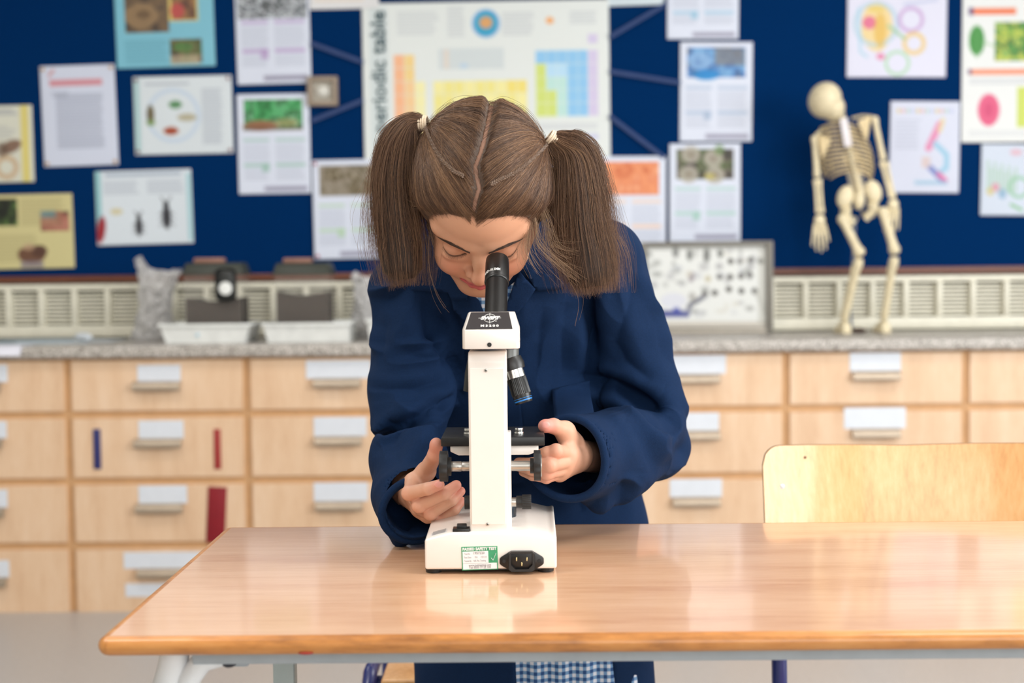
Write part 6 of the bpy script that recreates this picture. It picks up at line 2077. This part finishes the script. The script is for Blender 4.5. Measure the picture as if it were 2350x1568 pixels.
KS = relax(KV, KQ, 14)
KV = KS * (1 - cuffmask[:, None]) + KV * cuffmask[:, None]
coat = np_mesh('coat', KV, KQ, COAT, girl)
tag(coat, 'navy blue school lab coat with rolled roomy sleeves')
from mathutils.bvhtree import BVHTree
bvh = BVHTree.FromPolygons(KV.tolist(), KQ.tolist())
def on_coat(x_, z_, y0=1.70):
    h = bvh.ray_cast(Vector((x_, y0, z_)), Vector((0, 1, 0)))
    return h[0].y if h[0] is not None else None

def drape(name, poly, m, parent, off=.003, thick=.0022, Yg=2.0, step=.006, edge_up=0.0, ymax=None, flat=0.0):
    """cut a piece of cloth to an outline and lay it on the coat front"""
    pl_ = np.array([[U(a, b, Yg)[0], U(a, b, Yg)[2]] for a, b in poly])
    bm = bmesh.new()
    vs = [bm.verts.new((a, 0, b)) for a, b in pl_]
    f = bm.faces.new(vs)
    lo, hi = pl_.min(0), pl_.max(0)
    for k in np.arange(lo[0] + step, hi[0], step):
        bmesh.ops.bisect_plane(bm, geom=bm.verts[:] + bm.edges[:] + bm.faces[:], plane_co=(k, 0, 0), plane_no=(1, 0, 0))
    for k in np.arange(lo[1] + step, hi[1], step):
        bmesh.ops.bisect_plane(bm, geom=bm.verts[:] + bm.edges[:] + bm.faces[:], plane_co=(0, 0, k), plane_no=(0, 0, 1))
    bm.verts.ensure_lookup_table()
    ys = []
    for v in bm.verts:
        y_ = on_coat(v.co.x, v.co.z)
        ys.append(np.nan if y_ is None else y_)
    ys = np.array(ys)
    med = np.nanmedian(ys)
    ys = np.where(np.isnan(ys), med, ys)
    if ymax is not None: ys = np.clip(ys, ymax[0], ymax[1])
    # smooth so the piece bridges little folds
    idx = {v: i for i, v in enumerate(bm.verts)}
    for _ in range(10):
        ys = np.array([.5 * ys[i] + .5 * np.mean([ys[idx[e.other_vert(v)]] for e in v.link_edges]) for v, i in idx.items()])
    for v, i in idx.items(): v.co.y = ys[i] - off
    bmesh.ops.recalc_face_normals(bm, faces=bm.faces)
    me = bpy.data.meshes.new(name); bm.to_mesh(me); bm.free()
    me.materials.append(m)
    me.polygons.foreach_set('use_smooth', [True] * len(me.polygons))
    o = bpy.data.objects.new(name, me); C.objects.link(o)
    md = o.modifiers.new('thickness', 'SOLIDIFY'); md.thickness = thick; md.offset = 0
    return adopt(o, parent)
def check_mat():
    m = bpy.data.materials.new('blue_gingham')
    m.use_nodes = True
    nt = m.node_tree
    b = nt.nodes['Principled BSDF']
    tc = nt.nodes.new('ShaderNodeTexCoord')
    sx = nt.nodes.new('ShaderNodeSeparateXYZ')
    nt.links.new(tc.outputs['Object'], sx.inputs[0])
    def stripe(out):
        a = nt.nodes.new('ShaderNodeMath'); a.operation = 'MULTIPLY'; a.inputs[1].default_value = 1 / .0105
        nt.links.new(out, a.inputs[0])
        f = nt.nodes.new('ShaderNodeMath'); f.operation = 'FRACT'
        nt.links.new(a.outputs[0], f.inputs[0])
        g_ = nt.nodes.new('ShaderNodeMath'); g_.operation = 'GREATER_THAN'; g_.inputs[1].default_value = .5
        nt.links.new(f.outputs[0], g_.inputs[0])
        return g_
    s1, s2 = stripe(sx.outputs['X']), stripe(sx.outputs['Z'])
    ad = nt.nodes.new('ShaderNodeMath'); ad.operation = 'ADD'
    nt.links.new(s1.outputs[0], ad.inputs[0]); nt.links.new(s2.outputs[0], ad.inputs[1])
    hf_ = nt.nodes.new('ShaderNodeMath'); hf_.operation = 'MULTIPLY'; hf_.inputs[1].default_value = .5
    nt.links.new(ad.outputs[0], hf_.inputs[0])
    r = nt.nodes.new('ShaderNodeValToRGB')
    e = r.color_ramp.elements
    e[0].position, e[0].color = 0, rgba((216, 220, 230))
    e[1].position, e[1].color = 1, rgba((34, 74, 128))
    x_ = e.new(.5); x_.color = rgba((112, 150, 190))
    r.color_ramp.interpolation = 'CONSTANT'
    nt.links.new(hf_.outputs[0], r.inputs['Fac'])
    nt.links.new(r.outputs['Color'], b.inputs['Base Color'])
    b.inputs['Roughness'].default_value = .85
    return m
GING = check_mat()
# dress: skirt inside the open coat, checked collar at the neck
df = Field((-.20, 1.98, .36), (.25, 2.40, .76), .006)
df.chain([px_(1250, .38, 2.19), px_(1225, .70, 2.195)], [.172, .150], .01, sq=(1, 1.6, 1))
DV, DQ = df.nets(smooth=2)
DN = vnormals(DV, DQ)
DV = DV + DN * (.004 * np.sin(DV[:, :1] * 170) * (1 if True else 0))
dress = np_mesh('dress', DV, DQ, GING, girl)
drape('dress_collar', [(1078, 655), (1112, 668), (1150, 672), (1190, 640), (1196, 690), (1165, 760), (1120, 760), (1092, 700)], GING, girl, .004, .001, 1.97)
# coat collar, lapels, pocket, front edge
drape('collar', [(1010, 610), (938, 640), (941, 668), (1026, 671), (1034, 690), (1070, 690), (1075, 640)], COAT, coat, .008, .003, 1.97)
drape('lapel', [(1030, 676), (1075, 668), (1098, 690), (1120, 745), (1130, 800), (1100, 770), (1060, 735), (1040, 715)], COAT, coat, .006, .003, 1.97)
drape('lapel', [(1192, 622), (1206, 640), (1229, 664), (1205, 700), (1172, 735), (1150, 790), (1148, 740), (1166, 690), (1180, 650)], COAT, coat, .007, .003, 1.97)
drape('collar', [(1196, 612), (1290, 640), (1300, 665), (1232, 668), (1214, 640)], COAT, coat, .007, .003, 1.97)
drape('placket', [(1150, 800), (1172, 780), (1190, 900), (1200, 990), (1206, 1130), (1160, 1130), (1155, 960)], COAT, coat, .0025, .0018, 2.0)
pk = drape('pocket', [(1268, 898), (1356, 880), (1360, 1000), (1272, 1010)], COAT, coat, .0022, .0018, 2.02)
drape('pocket_hem', [(1268, 898), (1356, 880), (1357, 900), (1270, 918)], COAT, coat, .0040, .0012, 2.02)
# thick turned hems round both cuffs
for E, I0, I1, ro, ri in ((U(1318, 1052, 1.872), U(1350, 1050, 1.915), U(1250, 1056, 1.770), .058, .0505), (U(946, 1160, 1.862), U(940, 1122, 1.900), U(985, 1225, 1.74), .047, .0400)):
    axd = (I1 - I0) / np.linalg.norm(I1 - I0)
    cc = E + axd * math.sqrt(ro ** 2 - ri ** 2) * .88
    uu = np.cross(axd, [0, 0, 1.0]); uu /= np.linalg.norm(uu); vv = np.cross(axd, uu)
    g = np.random.default_rng(int(ro * 1e4))
    hb_ = B()
    pts = [Vector(cc + (uu * math.cos(q_) + vv * math.sin(q_)) * (ri + .0022 + .0012 * math.sin(3 * q_ + 1)) + axd * .002 * math.sin(2 * q_)) for q_ in np.linspace(0, 2 * math.pi, 61)]
    hb_.tube(pts, .0054, 12)
    hb_.build('cuff_hem', COAT, coat)
# shoes
for s_ in (-1, 1):
    hx_ = float(px_(1195, .7, 2.2)[0]) + s_ * .079
    f = Field((hx_ - .05, 2.05, -.002), (hx_ + .05, 2.30, .09), .004)
    f.chain([(hx_, 2.23, .033), (hx_ + s_ * .004, 2.12, .028)], [.036, .036], .01)
    f.box((hx_, 2.17, -.03), (.2, .3, .031), .002, 'sub')
    SV, SQ = f.nets(smooth=1)
    np_mesh('shoe', SV, SQ, M('black_leather', (18, 18, 20), .35), girl)
